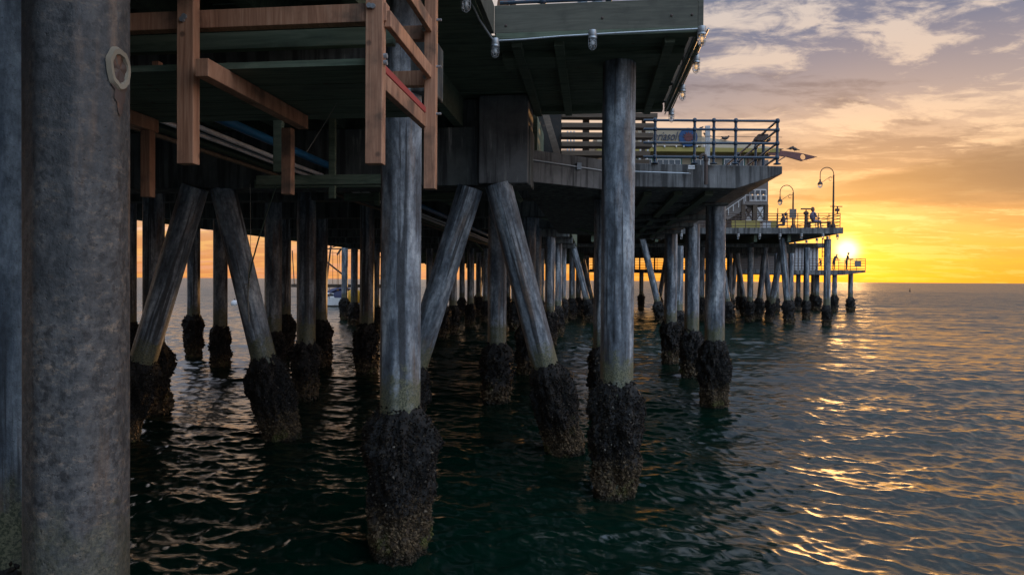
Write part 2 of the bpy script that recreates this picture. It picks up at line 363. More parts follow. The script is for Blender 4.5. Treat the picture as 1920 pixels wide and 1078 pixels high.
def f_jar(g, p, tc, bump): S(p, Base_Color=(.85, .88, .88, 1), Roughness=.08, Transmission_Weight=.85, IOR=1.3, Alpha=.75)
M['jar'] = mat('ribbed_jar_glass', f_jar)
def f_bulb(g, p, tc, bump): S(p, Base_Color=(.9, .6, .3, 1), Emission_Color=(1, .55, .2, 1), Emission_Strength=.7)
M['bulb'] = mat('warm_bulb', f_bulb)
# ---------------------------------------------------------------- water: one sheet of real waves
def make_water():
    dense = np.linspace(-R(50), R(50), 1150)
    rest = np.linspace(R(50), 2 * math.pi - R(50), 42)[1:-1]
    th = np.concatenate([dense, rest]); nA = len(th)
    r = np.concatenate([np.geomspace(4.0, 260, 1450), np.geomspace(275, 9000, 40)]); nR = len(r)
    rr, tt = np.meshgrid(r, th, indexing='ij'); x = rr * np.sin(tt); y = rr * np.cos(tt)
    cell = rr * math.log(260 / 4.0) / 1450
    rg = np.random.RandomState(5); dx = np.zeros_like(x); dy = np.zeros_like(x); dz = np.zeros_like(x)
    lam = np.concatenate([np.geomspace(.13, .55, 34), np.geomspace(.55, 2.2, 28), np.geomspace(2.4, 11, 16)])
    amp_mod = 0.75 + .25 * np.sin(x * .21 + 1.3 + 1.1 * np.sin(y * .13)) * np.cos(y * .17 + .6 * np.sin(x * .1))
    for i, L in enumerate(lam):
        k = 2 * math.pi / L
        sl = .046 if L < .56 else (.026 if L < 2.3 else .0125)
        spread = .75 if L < .56 else (.55 if L < 2.3 else .3)
        a = math.pi / 2 + R(-14) + rg.normal(0, spread); kx, ky = k * math.cos(a), k * math.sin(a)
        A = sl / k * 1.15; ph = kx * x + ky * y + rg.uniform(0, 6.28)
        fade = np.clip((L / cell - 2.2) / 2, 0, 1) * (amp_mod if L < 2.3 else 1) 
        s_ = np.sin(ph) * A * fade; c_ = np.cos(ph) * A * fade
        dz += s_; dx += c_ * kx / k * .95; dy += c_ * ky / k * .95
    V = np.stack([x + dx, y + dy, dz], -1).reshape(-1, 3)
    V = np.vstack([V, [[0, 0, 0]]])
    i = np.arange(nR - 1)[:, None]; j = np.arange(nA)[None, :]; j2 = (j + 1) % nA
    quads = np.stack([i * nA + j, (i + 0) * nA + j2 + 0 * i, (i + 1) * nA + j2, (i + 1) * nA + j], -1).reshape(-1, 4)[:, ::-1]
    jj = np.arange(nA); tri = np.stack([np.full(nA, nR * nA), (jj + 1) % nA, jj], -1)[:, ::-1][:, ::-1]
    me = bpy.data.meshes.new('water'); nq, ntr = len(quads), len(tri)
    me.vertices.add(len(V)); me.vertices.foreach_set('co', V.astype(np.float32).ravel())
    me.loops.add(nq * 4 + ntr * 3); me.loops.foreach_set('vertex_index', np.concatenate([quads.ravel(), tri.ravel()]).astype(np.int32))
    me.polygons.add(nq + ntr)
    me.polygons.foreach_set('loop_start', np.concatenate([np.arange(nq) * 4, nq * 4 + np.arange(ntr) * 3]).astype(np.int32))
    me.polygons.foreach_set('use_smooth', np.ones(nq + ntr, bool))
    me.update(calc_edges=True); me.validate()
    if me.polygons[5].normal.z < 0: me.flip_normals()
    me.materials.append(M['water'])
    o = bpy.data.objects.new('water', me); C.objects.link(o); o['kind'] = 'structure'
make_water()
# ---------------------------------------------------------------- piles
RAD = .22
shaft_cache = {}; crust_cache = {}
def shaft_mesh(L, r=RAD, oct_=1.):
    key = (round(L, 1), r)
    if key in shaft_cache: return shaft_cache[key]
    n = 48; zs = np.arange(-1.5, L, .35).tolist() + [L]; vs = []; fs = []
    for z in zs:
        for k in range(n):
            a = 2 * math.pi * k / n; da = (a + math.pi / 8) % (math.pi / 4) - math.pi / 8
            ro = min(math.cos(math.pi / 8) / math.cos(da) * 1.075, 1.045) * r
            ro *= 1 + .006 * noise.noise((math.cos(a) * 2, math.sin(a) * 2, z * 1.5))
            vs.append((ro * math.cos(a), ro * math.sin(a), z))
    m_ = len(zs)
    fs = [(i * n + k, i * n + (k + 1) % n, (i + 1) * n + (k + 1) % n, (i + 1) * n + k) for i in range(m_ - 1) for k in range(n)]
    fs.append(tuple((m_ - 1) * n + k for k in range(n)))
    me = bpy.data.meshes.new('shaft'); me.from_pydata(vs, [], fs); me.polygons.foreach_set('use_smooth', [True] * len(fs)); me.set_sharp_from_angle(angle=R(35))
    me.materials.append(M['pile']); shaft_cache[key] = me; return me
def crust_r(z, a, seed):
    prof = [(-.8, .25), (0, .275), (.25, .30), (.55, .325), (.9, .350), (1.15, .358), (1.35, .325), (1.5, .265), (1.58, .225), (1.66, .205)]
    for (z0, r0), (z1, r1) in zip(prof, prof[1:]):
        if z <= z1: b = r0 + (r1 - r0) * (z - z0) / (z1 - z0); break
    else: b = prof[-1][1]
    q = Vector((math.cos(a) * 1.2, math.sin(a) * 1.2, z * 1.6 + seed * 9.3))
    ex = (b - .20)
    v = b + ex * (noise.noise(q * 1.3) * .8 + noise.noise(q * 3.1) * .55) + noise.noise(q * 8) * .03 * (1 if z < 1.5 else .3)
    return max(v, .20)
def crust_mesh(q, seed):
    key = (q, seed)
    if key in crust_cache: return crust_cache[key]
    rg = random.Random(seed * 11 + 3); n, m_ = {'hi': (64, 80), 'lo': (28, 24), 'far': (16, 14)}[q]
    vs = []; 
    for i in range(m_ + 1):
        z = -.8 + 2.46 * i / m_
        for k in range(n):
            a = 2 * math.pi * k / n; r = crust_r(z, a, seed); vs.append((r * math.cos(a), r * math.sin(a), z))
    fs = [(i * n + k, i * n + (k + 1) % n, (i + 1) * n + (k + 1) % n, (i + 1) * n + k) for i in range(m_) for k in range(n)]
    cnt, ln = {'hi': (9500, .026), 'lo': (1300, .055), 'far': (300, .09)}[q]
    for _ in range(cnt):
        z = rg.uniform(-.15, 1.62); a = rg.uniform(0, 6.2832)
        if z > 1.42 + .16 * noise.noise((a * 1.3, seed, 0)) and rg.random() < .75: continue
        r = crust_r(z, a, seed); L = ln * rg.uniform(.55, 1.35); 
        if z < .5 and rg.random() < .5: L *= 1.35
        c = Vector((r * math.cos(a), r * math.sin(a), z)); nrm = Vector((math.cos(a), math.sin(a), rg.uniform(-.5, .5))).normalized()
        d = (nrm * rg.uniform(.2, 1.) + Vector((rg.uniform(-1, 1), rg.uniform(-1, 1), rg.uniform(-1, 1))) * .8).normalized()
        s1 = d.cross(nrm)
        if s1.length < .1: s1 = d.cross(Zv)
        s1.normalize(); s2 = d.cross(s1); wd, tk = L * .52, L * .36
        if z < .5: wd, tk = L * .62, L * .55
        o = len(vs); c = c + nrm * L * .10; md = c + d * L * .18
        vs += [tuple(c - d * L * .6), tuple(c + d * L), tuple(md + s1 * wd), tuple(md + s2 * tk), tuple(md - s1 * wd), tuple(md - s2 * tk)]
        fs += [(o, o + 3, o + 2), (o, o + 4, o + 3), (o, o + 5, o + 4), (o, o + 2, o + 5), (o + 1, o + 2, o + 3), (o + 1, o + 3, o + 4), (o + 1, o + 4, o + 5), (o + 1, o + 5, o + 2)]
    me = bpy.data.meshes.new('mussel_crust'); me.from_pydata(vs, [], fs); me.materials.append(M['mussel'])
    me.materials.append(M['core']); nc = n * m_; me.polygons.foreach_set('material_index', [1 if i_ < nc else 0 for i_ in range(len(me.polygons))])
    crust_cache[key] = me; return me
pcount = [0]
def pile(base, top, label, q='lo', name='concrete_pile', group='concrete pier piles', cap_z=None):
    """base on the water, top where it meets the deck"""
    base, top = Vector(base), Vector(top); d = top - base; L = d.length
    i = pcount[0]; pcount[0] += 1
    root = bpy.data.objects.new(name, None); C.objects.link(root); root.empty_display_size = .1
    root.location = base; rot = d.to_track_quat('Z', 'Y').to_matrix() @ Matrix.Rotation(R((i * 47) % 360 if q != 'hi' else 10 + i * 45), 3, 'Z')
    root.rotation_euler = rot.to_euler(); tag(root, label, 'pile', group)
    WM[root.name] = Matrix.Translation(base) @ rot.to_4x4()
    s_ = bpy.data.objects.new('shaft', shaft_mesh(L)); C.objects.link(s_); s_.parent = root
    c = bpy.data.objects.new('mussel_crust', crust_mesh(q, i % 3 if q != 'hi' else i)); C.objects.link(c); c.parent = root
    if q != 'hi':
        k = rnd.uniform(.88, 1.16); c.scale = (k, k, rnd.uniform(.9, 1.08)); c.rotation_euler = (0, 0, rnd.uniform(0, 6.28))
    return root
def vp(px, Yd, ztop, label, q='lo', group='upright concrete piles'):
    d = ray(px, 600); x = d.x * Yd / d.y
    return pile((x, Yd, 0), (x, Yd, ztop), label, q, 'concrete_pile', group)
def rp(bx, by, tx, ty, ztop, label, q='lo', group='raking concrete piles'):
    b = atz(bx, by, 0); t_ = at(tx, ty, b.y * .985); t_.z = ztop
    return pile(b, t_, label, q, 'raking_pile', group)
# foreground
big = vp(146, 3.02, 6.6, 'huge grey pile filling the left side with a rust-stained patched hole', 'hi')
edge_pile = vp(70, 3.5, 6.6, 'pale pile half hidden at the left frame edge behind the biggest pile', 'hi')
big.scale = (.88, .88, 1)
me_ = shaft_mesh(6.6).copy(); me_.materials[0] = M['pilebrown']
for o_ in (big,):
    for c_ in bpy.data.objects:
        if c_.parent == o_ and c_.name.startswith('shaft'): c_.data = me_
# patched hole on the big pile
def patched_hole():
    WM[big.name] = WM[big.name] @ Matrix.Diagonal((.88, .88, 1, 1))
    c = WM[big.name].translation; y0 = c.y; hz = at(225, 118, y0 - .12).z
    a = R(-8); nrm = Vector((math.cos(a), math.sin(a), 0)); sd = Vector((-nrm.y, nrm.x, 0)); o = Vector((c.x, c.y, hz)) + nrm * (RAD * .88 * 1.045)
    root = big
    ring = MB(); n = 60
    for r0, r1, h0, h1 in ((1.0, .88, .0, .016), (.88, .66, .016, .012), (.66, .60, .012, -.001)):
        vs = []
        for (r, h) in ((r0, h0), (r1, h1)):
            for k in range(n):
                t_ = 2 * math.pi * k / n; wv = 1 + .05 * math.sin(3 * t_ + 1) + .02 * math.sin(7 * t_) + .015 * math.sin(11 * t_ + 2)
                p_ = sd * math.cos(t_) * .070 * r * wv + Zv * math.sin(t_) * .095 * r * wv
                bend = -(p_.dot(sd) ** 2) / (2 * RAD * .88)
                vs.append(o + p_ + nrm * (h + bend))
        ring.add(vs, [(k, (k + 1) % n, n + (k + 1) % n, n + k) for k in range(n)])
    ring.build('mortar_ring', M['mortar'], root, smooth=True)
    core = MB(); vs = [o + nrm * .001]
    for k in range(n):
        t_ = 2 * math.pi * k / n; wv = 1 + .05 * math.sin(3 * t_ + 1) + .02 * math.sin(7 * t_) + .015 * math.sin(11 * t_ + 2)
        vs.append(o + sd * math.cos(t_) * .070 * .66 * wv + Zv * math.sin(t_) * .095 * .66 * wv + nrm * (.001 + .004 * math.sin(5 * t_) - (math.cos(t_) * .046) ** 2 / (2 * RAD)))
    core.add(vs, [(0, 1 + k, 1 + (k + 1) % n) for k in range(n)]); core.build('rusty_plug', M['iron'], root)
    dr = MB(); vs = []
    for i in range(9):
        z = -.06 - .018 * i; wd = .045 * (1 - i / 8.2) ** .7 * (1 + .25 * math.sin(i * 2.1))
        for sgn in (-1, -.4, .4, 1): d_ = sd * wd * sgn; vs.append(o + d_ + Zv * z + nrm * (.010 - .0055 * abs(sgn) - (wd * sgn) ** 2 / (2 * RAD)))
    dr.add(vs, [(i * 4 + k, i * 4 + k + 1, i * 4 + k + 5, i * 4 + k + 4) for i in range(8) for k in range(3)]); dr.build('rust_run', M['iron'], root, smooth=True)
patched_hole()
vp(751, 7.52, 6.1, 'nearest full pile at centre, blue-grey with a long black stain and fat mussel collar', 'hi')
vp(1157, 9.55, 6.1, 'tall streaked pile carrying the corner platform with the jar lights', 'hi')
rp(1065, 850, 934, 350, 4.62, 'raking pile leaning left from its mussel foot between the two big central piles', 'hi')
rp(728, 845, 884, 350, 4.62, 'raking pile leaning right, its foot behind the nearest centre pile', 'hi')
rp(532, 826, 418, 350, 4.62, 'raking pile with the frayed rope hanging in front', 'hi')
rp(222, 828, 366, 350, 4.62, 'raking pile leaning right out from behind the huge left pile', 'hi')
vp(1340, 16.2, 4.85, 'outermost pile under the front right of the railed middle platform', 'hi')
for px, Yd, zt, lb in [
    (1297, 21.6, 4.85, 'second pile back under the right edge of the railed middle platform'),
    (1257, 24.6, 4.85, 'third pile back under the right edge of the railed middle platform'),
    (1132, 15.2, 4.78, 'pile peeping out left of the tall streaked pile'),
    (932, 16.8, 5.63, 'two-tone pile framed between the central raking pair'),
    (990, 21.4, 5.63, 'dark pile behind the foot of the left-leaning central raking pile'),
    (1031, 31, 5.63, 'thickest of the row of thin piles right of the central raking pair'),
    (288, 15, 5.63, 'thick dark pile seen through the left raking pair, nearest the huge pile'),
    (363, 25.3, 5.63, 'slim pile framed inside the left raking pair, left one of two'),
    (413, 22.7, 5.63, 'slim pile framed inside the left raking pair, right one of two'),
    (512, 19, 5.63, 'dark pile directly right of the roped raking pile'),
    (534, 27, 5.63, 'thin pile tucked behind the dark pile right of the rope'),
    (574, 17.2, 5.63, 'dark pile left of the gold sunlit sliver'),
    (601, 23.5, 5.63, 'dark pile right of the gold sunlit sliver, left of the boat'),
    (688, 21.7, 5.63, 'dark pile right of the moored boat, left of the nearest centre pile'),
    (240, 20, 5.63, 'sliver of pile at the right edge of the huge left pile'),
    (646, 50, 6.1, 'slender pile standing in front of the moored boat'),
    (849, 38, 5.63, 'left of the far piles seen between the centre pile and right-leaning raking pile'),
    (882, 43, 5.63, 'middle far pile inside the central raking pair'),
    (911, 48, 5.63, 'far pile just left of the two-tone pile'),
    (829, 35, 5.63, 'far pile half hidden by the right-leaning central raking pile'),
    (1003, 26, 5.63, 'pile just right of the left-leaning central raking pile, darkest of its row'),
    (1045, 37, 5.63, 'pale thin pile second in the row right of the central raking pair'),
    (1055, 47, 5.63, 'thinnest pale pile ending the row right of the central raking pair'),
    (1272, 35, 4.85, 'thin pile between the second and third edge piles of the middle platform'),
    (1315, 52, 6.1, 'far pile between the two nearest edge piles of the middle platform')]:
    vp(px, Yd, zt, lb)
for px, Yd, zt, lb in [
    (1406, 51, 5.9, 'far upright pile under the lamp-post deck, leftmost clear one'),
    (1511, 55, 5.9, 'far pile under the lamp-post deck left of the sun'),
    (1550, 46.5, 5.9, 'sun-fringed corner pile of the lamp-post deck'),
    (1482, 58, 5.9, 'far pile at the left end of the small grey shed'),
    (1594, 69, 3.9, 'outermost pile holding the end of the low fishing platform'),
    (1564, 69, 3.9, 'pile of the low fishing platform just right of the corner pile'),
    (1531, 70, 3.9, 'right one of the close pair under the low fishing platform'),
    (1524, 73, 3.9, 'left one of the close pair under the low fishing platform'),
    (1496, 71, 3.9, 'pile of the low fishing platform under the shed'),
    (1202, 72, 3.9, 'lone pile seen under the low platform beside the tall streaked pile'),
    (1385, 74, 3.9, 'far low-platform pile behind the raking cluster'),
    (1367, 58, 5.9, 'far pile at the right edge of the outermost middle-platform pile'),
    (1072, 52, 5.63, 'far pile left of the slatted far opening'),
    (1084, 60, 5.63, 'farthest pile left of the slatted far opening'),
    (966, 40, 5.63, 'far pile against the yellow gap behind the left-leaning central raking pile'),
    (1160, 62, 5.63, 'far pile hidden behind the tall streaked pile'),
    (664, 44, 6.1, 'far leaning-looking pile right of the moored boat'),
    (704, 40, 6.1, 'far pile between the boat and the nearest centre pile'),
    (1330, 60, 5.9, 'far pile glimpsed just left of the outermost middle-platform pile'),
    (1455, 64, 5.9, 'far pile deep inside the raking cluster'),
    (805, 44, 5.63, 'far pile in the narrow gap right of the nearest centre pile'),
    (866, 56, 5.63, 'farthest thin pile between the left and middle far piles of the central raking pair'),
    (897, 57, 5.63, 'farthest thin pile beside the small yellow gap of the central raking pair'),
    (952, 57, 5.63, 'farthest thin pile just right of the two-tone pile'),
    (1014, 50, 5.63, 'farthest thin pile before the row right of the central raking pair'),
    (1100, 66, 5.63, 'farthest thin pile in the slatted far opening')]:
    vp(px, Yd, zt, lb, 'far')
for a in [
    (1243, 606, 1204, 462, 6.0, 'far raking pile leaning left beside the third middle-platform pile'),
    (1232, 585, 1252, 470, 6.0, 'far raking pile leaning right behind the third middle-platform pile'),
    (1111, 604, 1070, 478, 6.0, 'far raking pile leaning left of the slatted far opening'),
    (1116, 590, 1086, 470, 6.0, 'thin far raking pile close to the tall streaked pile'),
    (1370, 606, 1346, 470, 6.0, 'far raking pile sloping out from behind the outermost middle-platform pile'),
    (1368, 590, 1382, 460, 6.0, 'far raking pile crossing the small bright openings'),
    (1398, 592, 1380, 460, 6.0, 'far raking pile right of the small bright openings'),
    (1420, 598, 1436, 455, 6.0, 'far raking pile leaning right beside the leftmost clear far pile'),
    (1446, 596, 1432, 455, 6.0, 'far raking pile leaning left in the middle of the cluster'),
    (1441, 603, 1468, 452, 6.0, 'pale far raking pile leaning right in the middle of the cluster'),
    (1480, 609, 1466, 450, 6.0, 'thickest far raking pile leaning left, nearest the shed'),
    (892, 590, 908, 470, 4.95, 'far raking pile leaning right inside the central raking pair'),
    ]:
    rp(*a, q='far')
# ---------------------------------------------------------------- main pier deck
deck = thing('pier_deck', 'dark upper pier deck overhead with olive fascia boards and heavy concrete caps', 'pier deck', uv(-8, 20, 5), -YAW)
UE = -1.27; V0 = 8.75; V1 = 12.65; UB = 1.27
# planking laid crosswise, one board per 0.3 m
pk = MB(); v = -22.0
while v < 47:
    ue = UB if V0 - .01 <= v < V1 - .1 else UE
    pk.ub(-15.5, ue - .06, v, v + .285, 6.12 + rnd.uniform(-.006, .006), 6.2); v += .3
pk.build('planking', M['old'], deck)
for u in np.arange(-14.9, -1.6, 1.05):
    MB().ub(u - .07, u + .07, -22, 46.9, 5.62, 6.11).build('stringer', M['old'], deck)
for vv, zb, wd in [(-16, 4.95, .5), (-11, 4.95, .5), (-6, 4.95, .5), (-1.5, 4.95, .5), (7.4, 5.0, .5), (11.85, 4.6, .75), (16.6, 4.95, .5), (21.3, 4.95, .5), (26, 4.95, .5), (31, 4.95, .5), (36.5, 4.95, .5), (42, 4.95, .5)]:
    u1 = {7.4: -1.7}.get(vv, -1.05)
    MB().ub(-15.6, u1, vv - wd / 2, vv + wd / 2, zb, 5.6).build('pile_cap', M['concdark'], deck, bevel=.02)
MB().ub(-15.75, -15.6, -22, 46.9, 4.98, 6.25).build('edge_beam', M['old'], deck)
MB().ub(-1.22, -1.05, V1 + .2, 46.9, 5.3, 6.1).build('edge_beam', M['old'], deck)
# deep block over the central raking pair
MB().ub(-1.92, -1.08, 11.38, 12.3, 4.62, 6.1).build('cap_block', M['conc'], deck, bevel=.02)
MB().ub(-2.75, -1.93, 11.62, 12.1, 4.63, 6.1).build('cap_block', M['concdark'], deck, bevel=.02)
# corner platform soffit joists
for u in (-1.0, -.45, .95):
    MB().ub(u - .06, u + .06, V0 + .05, V1 - .1, 6.0, 6.11).build('joist', M['old'], deck)
MB().ub(-1.25, UB - .05, V1 - .32, V1 - .1, 6.03, 6.115).build('joist', M['old'], deck)
MB().ub(-1.25, UB - .08, 9.3, 9.8, 6.02, 6.117).build('joist', M['old'], deck)
# fascia boards
def fascia(u0, u1, v0, v1): 
    MB().ub(u0, u1, v0, v1, 6.14, 6.50).build('fascia_board', M['olive'], deck, bevel=.008)
    return
fascia(UE, UB, V0 - .07, V0); fascia(UE - .07, UE, -22, V0 - .07); fascia(UB, UB + .07, V0 - .068, V1)
MB().ub(UE + .02, UB + .09, V0 - .10, V0 + .06, 6.06, 6.135).build('ledge_board', M['old'], deck, bevel=.006)
MB().ub(UB + .0, UB + .1, V0 + .065, V1, 6.06, 6.13).build('ledge_board', M['old'], deck, bevel=.006)
for u in (-1.12, .1, .95, 1.2):
    b = MB(); b.ell(uv(u, V0 - .075, 6.24 + .05 * (u > 0)), .016, .012, .016); b.build('bolt', M['iron'], deck)
# ---------------------------------------------------------------- rail builder
def railing(name, label, pts, posts_t, zs, r=.022, mt='blue', group=None, post_r=None, fit=True):
    """pts: list of corner points at deck level; zs: rail heights above"""
    root = thing(name, label, 'railing', pts[0], 0, group); post_r = post_r or r * 1.15
    for a, b in zip(pts, pts[1:]):
        for z in zs:
            m_ = MB(); m_.tube([a + Zv * z, b + Zv * z], r if z in (zs[-1], zs[0]) or True else r * .8, 8); m_.build('rail', M[mt], root, smooth=True)
    for p_ in posts_t:
        m_ = MB(); m_.tube([p_, p_ + Zv * (zs[-1] + r)], post_r, 8)
        if fit:
            for z in zs: m_.ell(p_ + Zv * z, post_r * 1.75, post_r * 1.75, post_r * 1.9, 8, 5)
            m_.lathe([(post_r * 2.6, 0), (post_r * 2.6, .012), (post_r * 1.2, .03)], p_, 10)
        m_.build('post', M[mt], root, smooth=True)
    return root
zt = 6.2
railing('pipe_railing', 'blue pipe railing with low rail along the front of the upper corner platform',
        [uv(UE + .05, V0 + .1, zt), uv(UB - .06, V0 + .1, zt), uv(UB - .06, V1 - .1, zt)],
        [uv(u, V0 + .1, zt) for u in (-.66, .18, UB - .06)] + [uv(UB - .06, v, zt) for v in (10.1, 11.4, 12.5)], [.40, .68, .95, 1.2], .026)
# base plates of that railing are on the fascia top
pr = MB()
# ---------------------------------------------------------------- jar lights and conduit
def jar_light(loc, label, group, lit=False, scale=1., detail=True):
    root = thing('jar_light', label, 'lamp', loc, 0, group); s_ = scale
    b = MB(); b.lathe([(.030 * s_, .0), (.052 * s_, -.005 * s_), (.055 * s_, -.07 * s_), (.048 * s_, -.08 * s_), (.056 * s_, -.085 * s_), (.056 * s_, -.105 * s_), (.043 * s_, -.115 * s_)][::-1], loc, 14)
    b.build('fixture_body', M['galv'], root, smooth=True)
    gz = Vector(loc) - Zv * .112 * s_
    j = MB(); j.lathe([(.002, -.115 * s_), (.02 * s_, -.11 * s_), (.034 * s_, -.09 * s_), (.038 * s_, -.05 * s_), (.038 * s_, 0)], gz, 14)
    j.build('glass_jar', M['jar'], root, smooth=True)
    if detail:
        bb = MB(); bb.ell(gz - Zv * .045 * s_, .018 * s_, .018 * s_, .032 * s_); bb.build('bulb', M['bulb'] if lit else M['white'], root, smooth=True)
        cg = MB()
        for k in range(6):
            a = k * math.pi / 3; c_, s1 = math.cos(a), math.sin(a)
            cg.tube([gz + Vector((c_ * r, s1 * r, z)) * s_ for r, z in ((.05, .01), (.05, -.08), (.038, -.115), (.006, -.135))], .0028 * s_, 5)
        for z in (-.03, -.075):
            cg.tube([gz + Vector((.05 * math.cos(t_), .05 * math.sin(t_), z)) * s_ for t_ in np.linspace(0, 6.28, 17)], .0028 * s_, 5)
        cg.build('wire_cage', M['galv'], root)
    return root
gl_ = 'jar lights round the upper corner platform'
vf = V0 - .13
zl = 6.12
jar_light(uv(UE - .12, 7.35, zl + .03), 'grey jar light on the underside edge nearest the camera, at the top of the picture', gl_)
jar_light(uv(UE + .02, vf, zl - .06), 'grey jar light at the inner corner of the olive fascia', gl_)
jar_light(uv(-.02, vf, zl), 'grey jar light hanging midway along the olive fascia', gl_)
jar_light(uv(UB + .04, vf, zl), 'caged jar light at the outer corner of the olive fascia', gl_, True)
jar_light(uv(UB + .12, 9.62, zl - .03), 'glowing caged jar light, second down the receding platform side', gl_, True)
jar_light(uv(UB + .12, 11.05, zl - .03), 'glowing caged jar light, third down the receding platform side', gl_, True)
jar_light(uv(UB + .12, 12.55, zl - .03), 'dark caged jar light at the far end of the platform side', gl_)
cp = MB(); cp.tube([uv(UE - .12, 3, zl + .02), uv(UE - .12, 7.3, zl + .02), uv(UE - .1, 8.1, zl - .01), uv(UE, vf, zl - .09)], .013, 8)
cp.tube([uv(UE + .05, vf, zl - .09), uv(-.9, vf, zl - .085), uv(-.4, vf, zl - .06), uv(.3, vf, zl - .045), uv(UB, vf, zl - .03)], .012, 8)
cp.tube([uv(UB + .12, vf, zl - .03), uv(UB + .12, 12.6, zl - .05)], .013, 8); cp.tube([uv(UB + .02, vf, zl - .09), uv(UB + .02, 12.7, zl - .09)], .011, 8)
tag(cp.build('conduit', M['galv'], smooth=True), 'thin galvanised conduit linking the jar lights along the upper platform edge', 'conduit')
# ---------------------------------------------------------------- middle platform
mid = thing('pier_platform', 'stained concrete middle platform one level below the upper deck, tapering at its right end', 'pier platform', (3, 14, 4.8))
ZT = 5.25; ZB = 4.8
p0 = atz(968, 283, ZT); p1 = atz(1126, 305, ZT); p2 = atz(1467, 312, ZT); p2.y = p1.y + .3
p2 = Vector((ray(1467, 312).x / ray(1467, 312).y * 13.35, 13.35, ZT))
e = (p2 - p1).normalized(); pin = p2 - e * .92
LN = 14.8
def midprof(o_in, o_out):   # section from inner to outer edge, haunched
    return [o_in + Zv * (ZB - ZT), o_in, o_out, o_out + Zv * -.14, pin_ + Zv * (ZB - ZT)]
pin_ = pin
m_ = MB(); m_.extr([p1 + Zv * (ZB - ZT), p1 + Zv * (ZB - ZT) + (pin - p1), p2 - Zv * .15, p2, p1], Pv * LN); m_.build('concrete_slab', M['conc'], mid, bevel=.015)
far = [p0, p1, p1 + Pv * LN, p0 + Pv * LN]
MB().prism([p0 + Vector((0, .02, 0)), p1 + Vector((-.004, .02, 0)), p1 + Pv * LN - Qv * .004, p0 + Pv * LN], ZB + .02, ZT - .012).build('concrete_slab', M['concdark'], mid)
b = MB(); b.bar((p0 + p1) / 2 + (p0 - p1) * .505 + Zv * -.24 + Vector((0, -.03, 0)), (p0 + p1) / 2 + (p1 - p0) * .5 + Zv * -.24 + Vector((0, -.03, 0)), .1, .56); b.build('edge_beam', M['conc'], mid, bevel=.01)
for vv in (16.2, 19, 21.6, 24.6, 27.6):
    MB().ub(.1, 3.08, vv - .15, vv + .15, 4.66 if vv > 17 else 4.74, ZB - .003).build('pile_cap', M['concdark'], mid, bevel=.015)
for u in (.5, 1.1, 1.7, 2.3):
    MB().ub(u - .08, u + .08, 14.0, 27.9, ZB - .09, ZB - .002).build('joist', M['old'], mid)
cz = MB(); cz.tube([p0 + Vector((.03, -.12, -.14)), p1 + Vector((0, -.12, -.17)), p1 + e * 1.7 + Vector((0, -.1, -.19)), p1 + e * 1.75 + Vector((0, -.06, -.19))], .012, 8)
for k in (.15, .72): cz.box(*(lambda q: (q.x - .04, q.x + .04, q.y - .05, q.y + .03, q.z - .06, q.z + .06))(p0.lerp(p1, k) + Vector((0, -.12, -.15))))
tag(cz.build('conduit', M['galv']), 'thin pale conduit clipped along the stained middle platform face', 'conduit')
# railing front and receding side
def onp(px, dz=0.): 
    d = ray(px, 300); k = ((p1 + Vector((0, .08, 0))).y) / d.y; return Vector((d.x * k, p1.y + .08, ZT))
pc_ = onp(1457); rl = [onp(1206), pc_, pc_ + Pv * 14.3]
railing('pipe_railing', 'blue and rust pipe railing round the corner of the stained middle platform', rl,
        [onp(x) for x in (1228, 1302, 1338, 1379)] + [pc_] + [pc_ + Pv * t_ for t_ in (1.75, 3.5, 5.2, 7., 9., 11., 13.)], [.13, .40, .66, .83], .024)
ww = MB(); ww.tube([onp(1228) + Zv * .53, onp(1466) + Zv * .52], .005, 5); tag(ww.build('wire', M['iron']), 'thin wire strung between the posts of the middle platform railing', 'wire')
# staircase between middle and upper deck
st = thing('staircase', 'open wooden staircase with thick brown treads rising to the upper deck', 'staircase', atz(1140, 300, 5.25))
for i, (yl, xr) in enumerate([(300, 1217), (290, 1218), (268, 1221), (240.5, 1228), (214, 1231)]):
    pass
for i, (y_, xr) in enumerate([(306, 1215), (291, 1218), (271.5, 1222), (257, 1222), (243, 1226), (229, 1228), (215, 1232)]):
    if i in (1, 3, 5): pass
tr = [(305, 1216), (289, 1217), (272, 1221), (255, 1223), (237, 1228), (218, 1231)]
for i, (y_, xr) in enumerate(tr):
    Yd = 14.9 - .16 * (5 - i) 
    a = at(1052, y_, Yd); b_ = at(xr, y_, Yd)
    MB().box(a.x, b_.x, Yd - .12, Yd + .15, a.z - .052, a.z + .052).build('tread', M['slat'], st, bevel=.008)
for px, w_ in ((1098, .14), (1206, .07)):
    a = at(px, 307, 15.15); b_ = at(px, 180, 15.15)
    MB().box(a.x - w_ / 2, a.x + w_ / 2, 15.08, 15.2, a.z, b_.z).build('carriage_post', M['slat'], st, bevel=.006)
# thin pipes behind the stair
for px in (1064, 1070, 1076):
    a = at(px, 300, 17); b_ = at(px, 190, 17)
    b = MB(); b.tube([(a.x, 17, 5.25), (a.x, 17, 6.7)], .018, 6); tag(b.build('standpipe', M['grey']), 'thin pale upright pipe behind the left end of the wooden staircase', 'pipe', 'three thin upright pipes behind the staircase')
for px in (1195, 1202, 1209):
    a = at(px, 300, 16.4); b = MB(); b.tube([(a.x, 16.4, 5.25), (a.x + .1, 16.4, 6.55)], .02, 6); tag(b.build('standpipe', M['grey']), 'thin upright pipe behind the right end of the wooden staircase', 'pipe', 'three thin upright pipes by the platform railing')
b = MB(); a = at(1020, 205, 13.8); c_ = at(1048, 300, 13.3); b.bar(a, c_, .13, .1, Pv); tag(b.build('timber_brace', M['slat'], bevel=.006), 'sloping dark timber beside the left end of the staircase', 'timber')
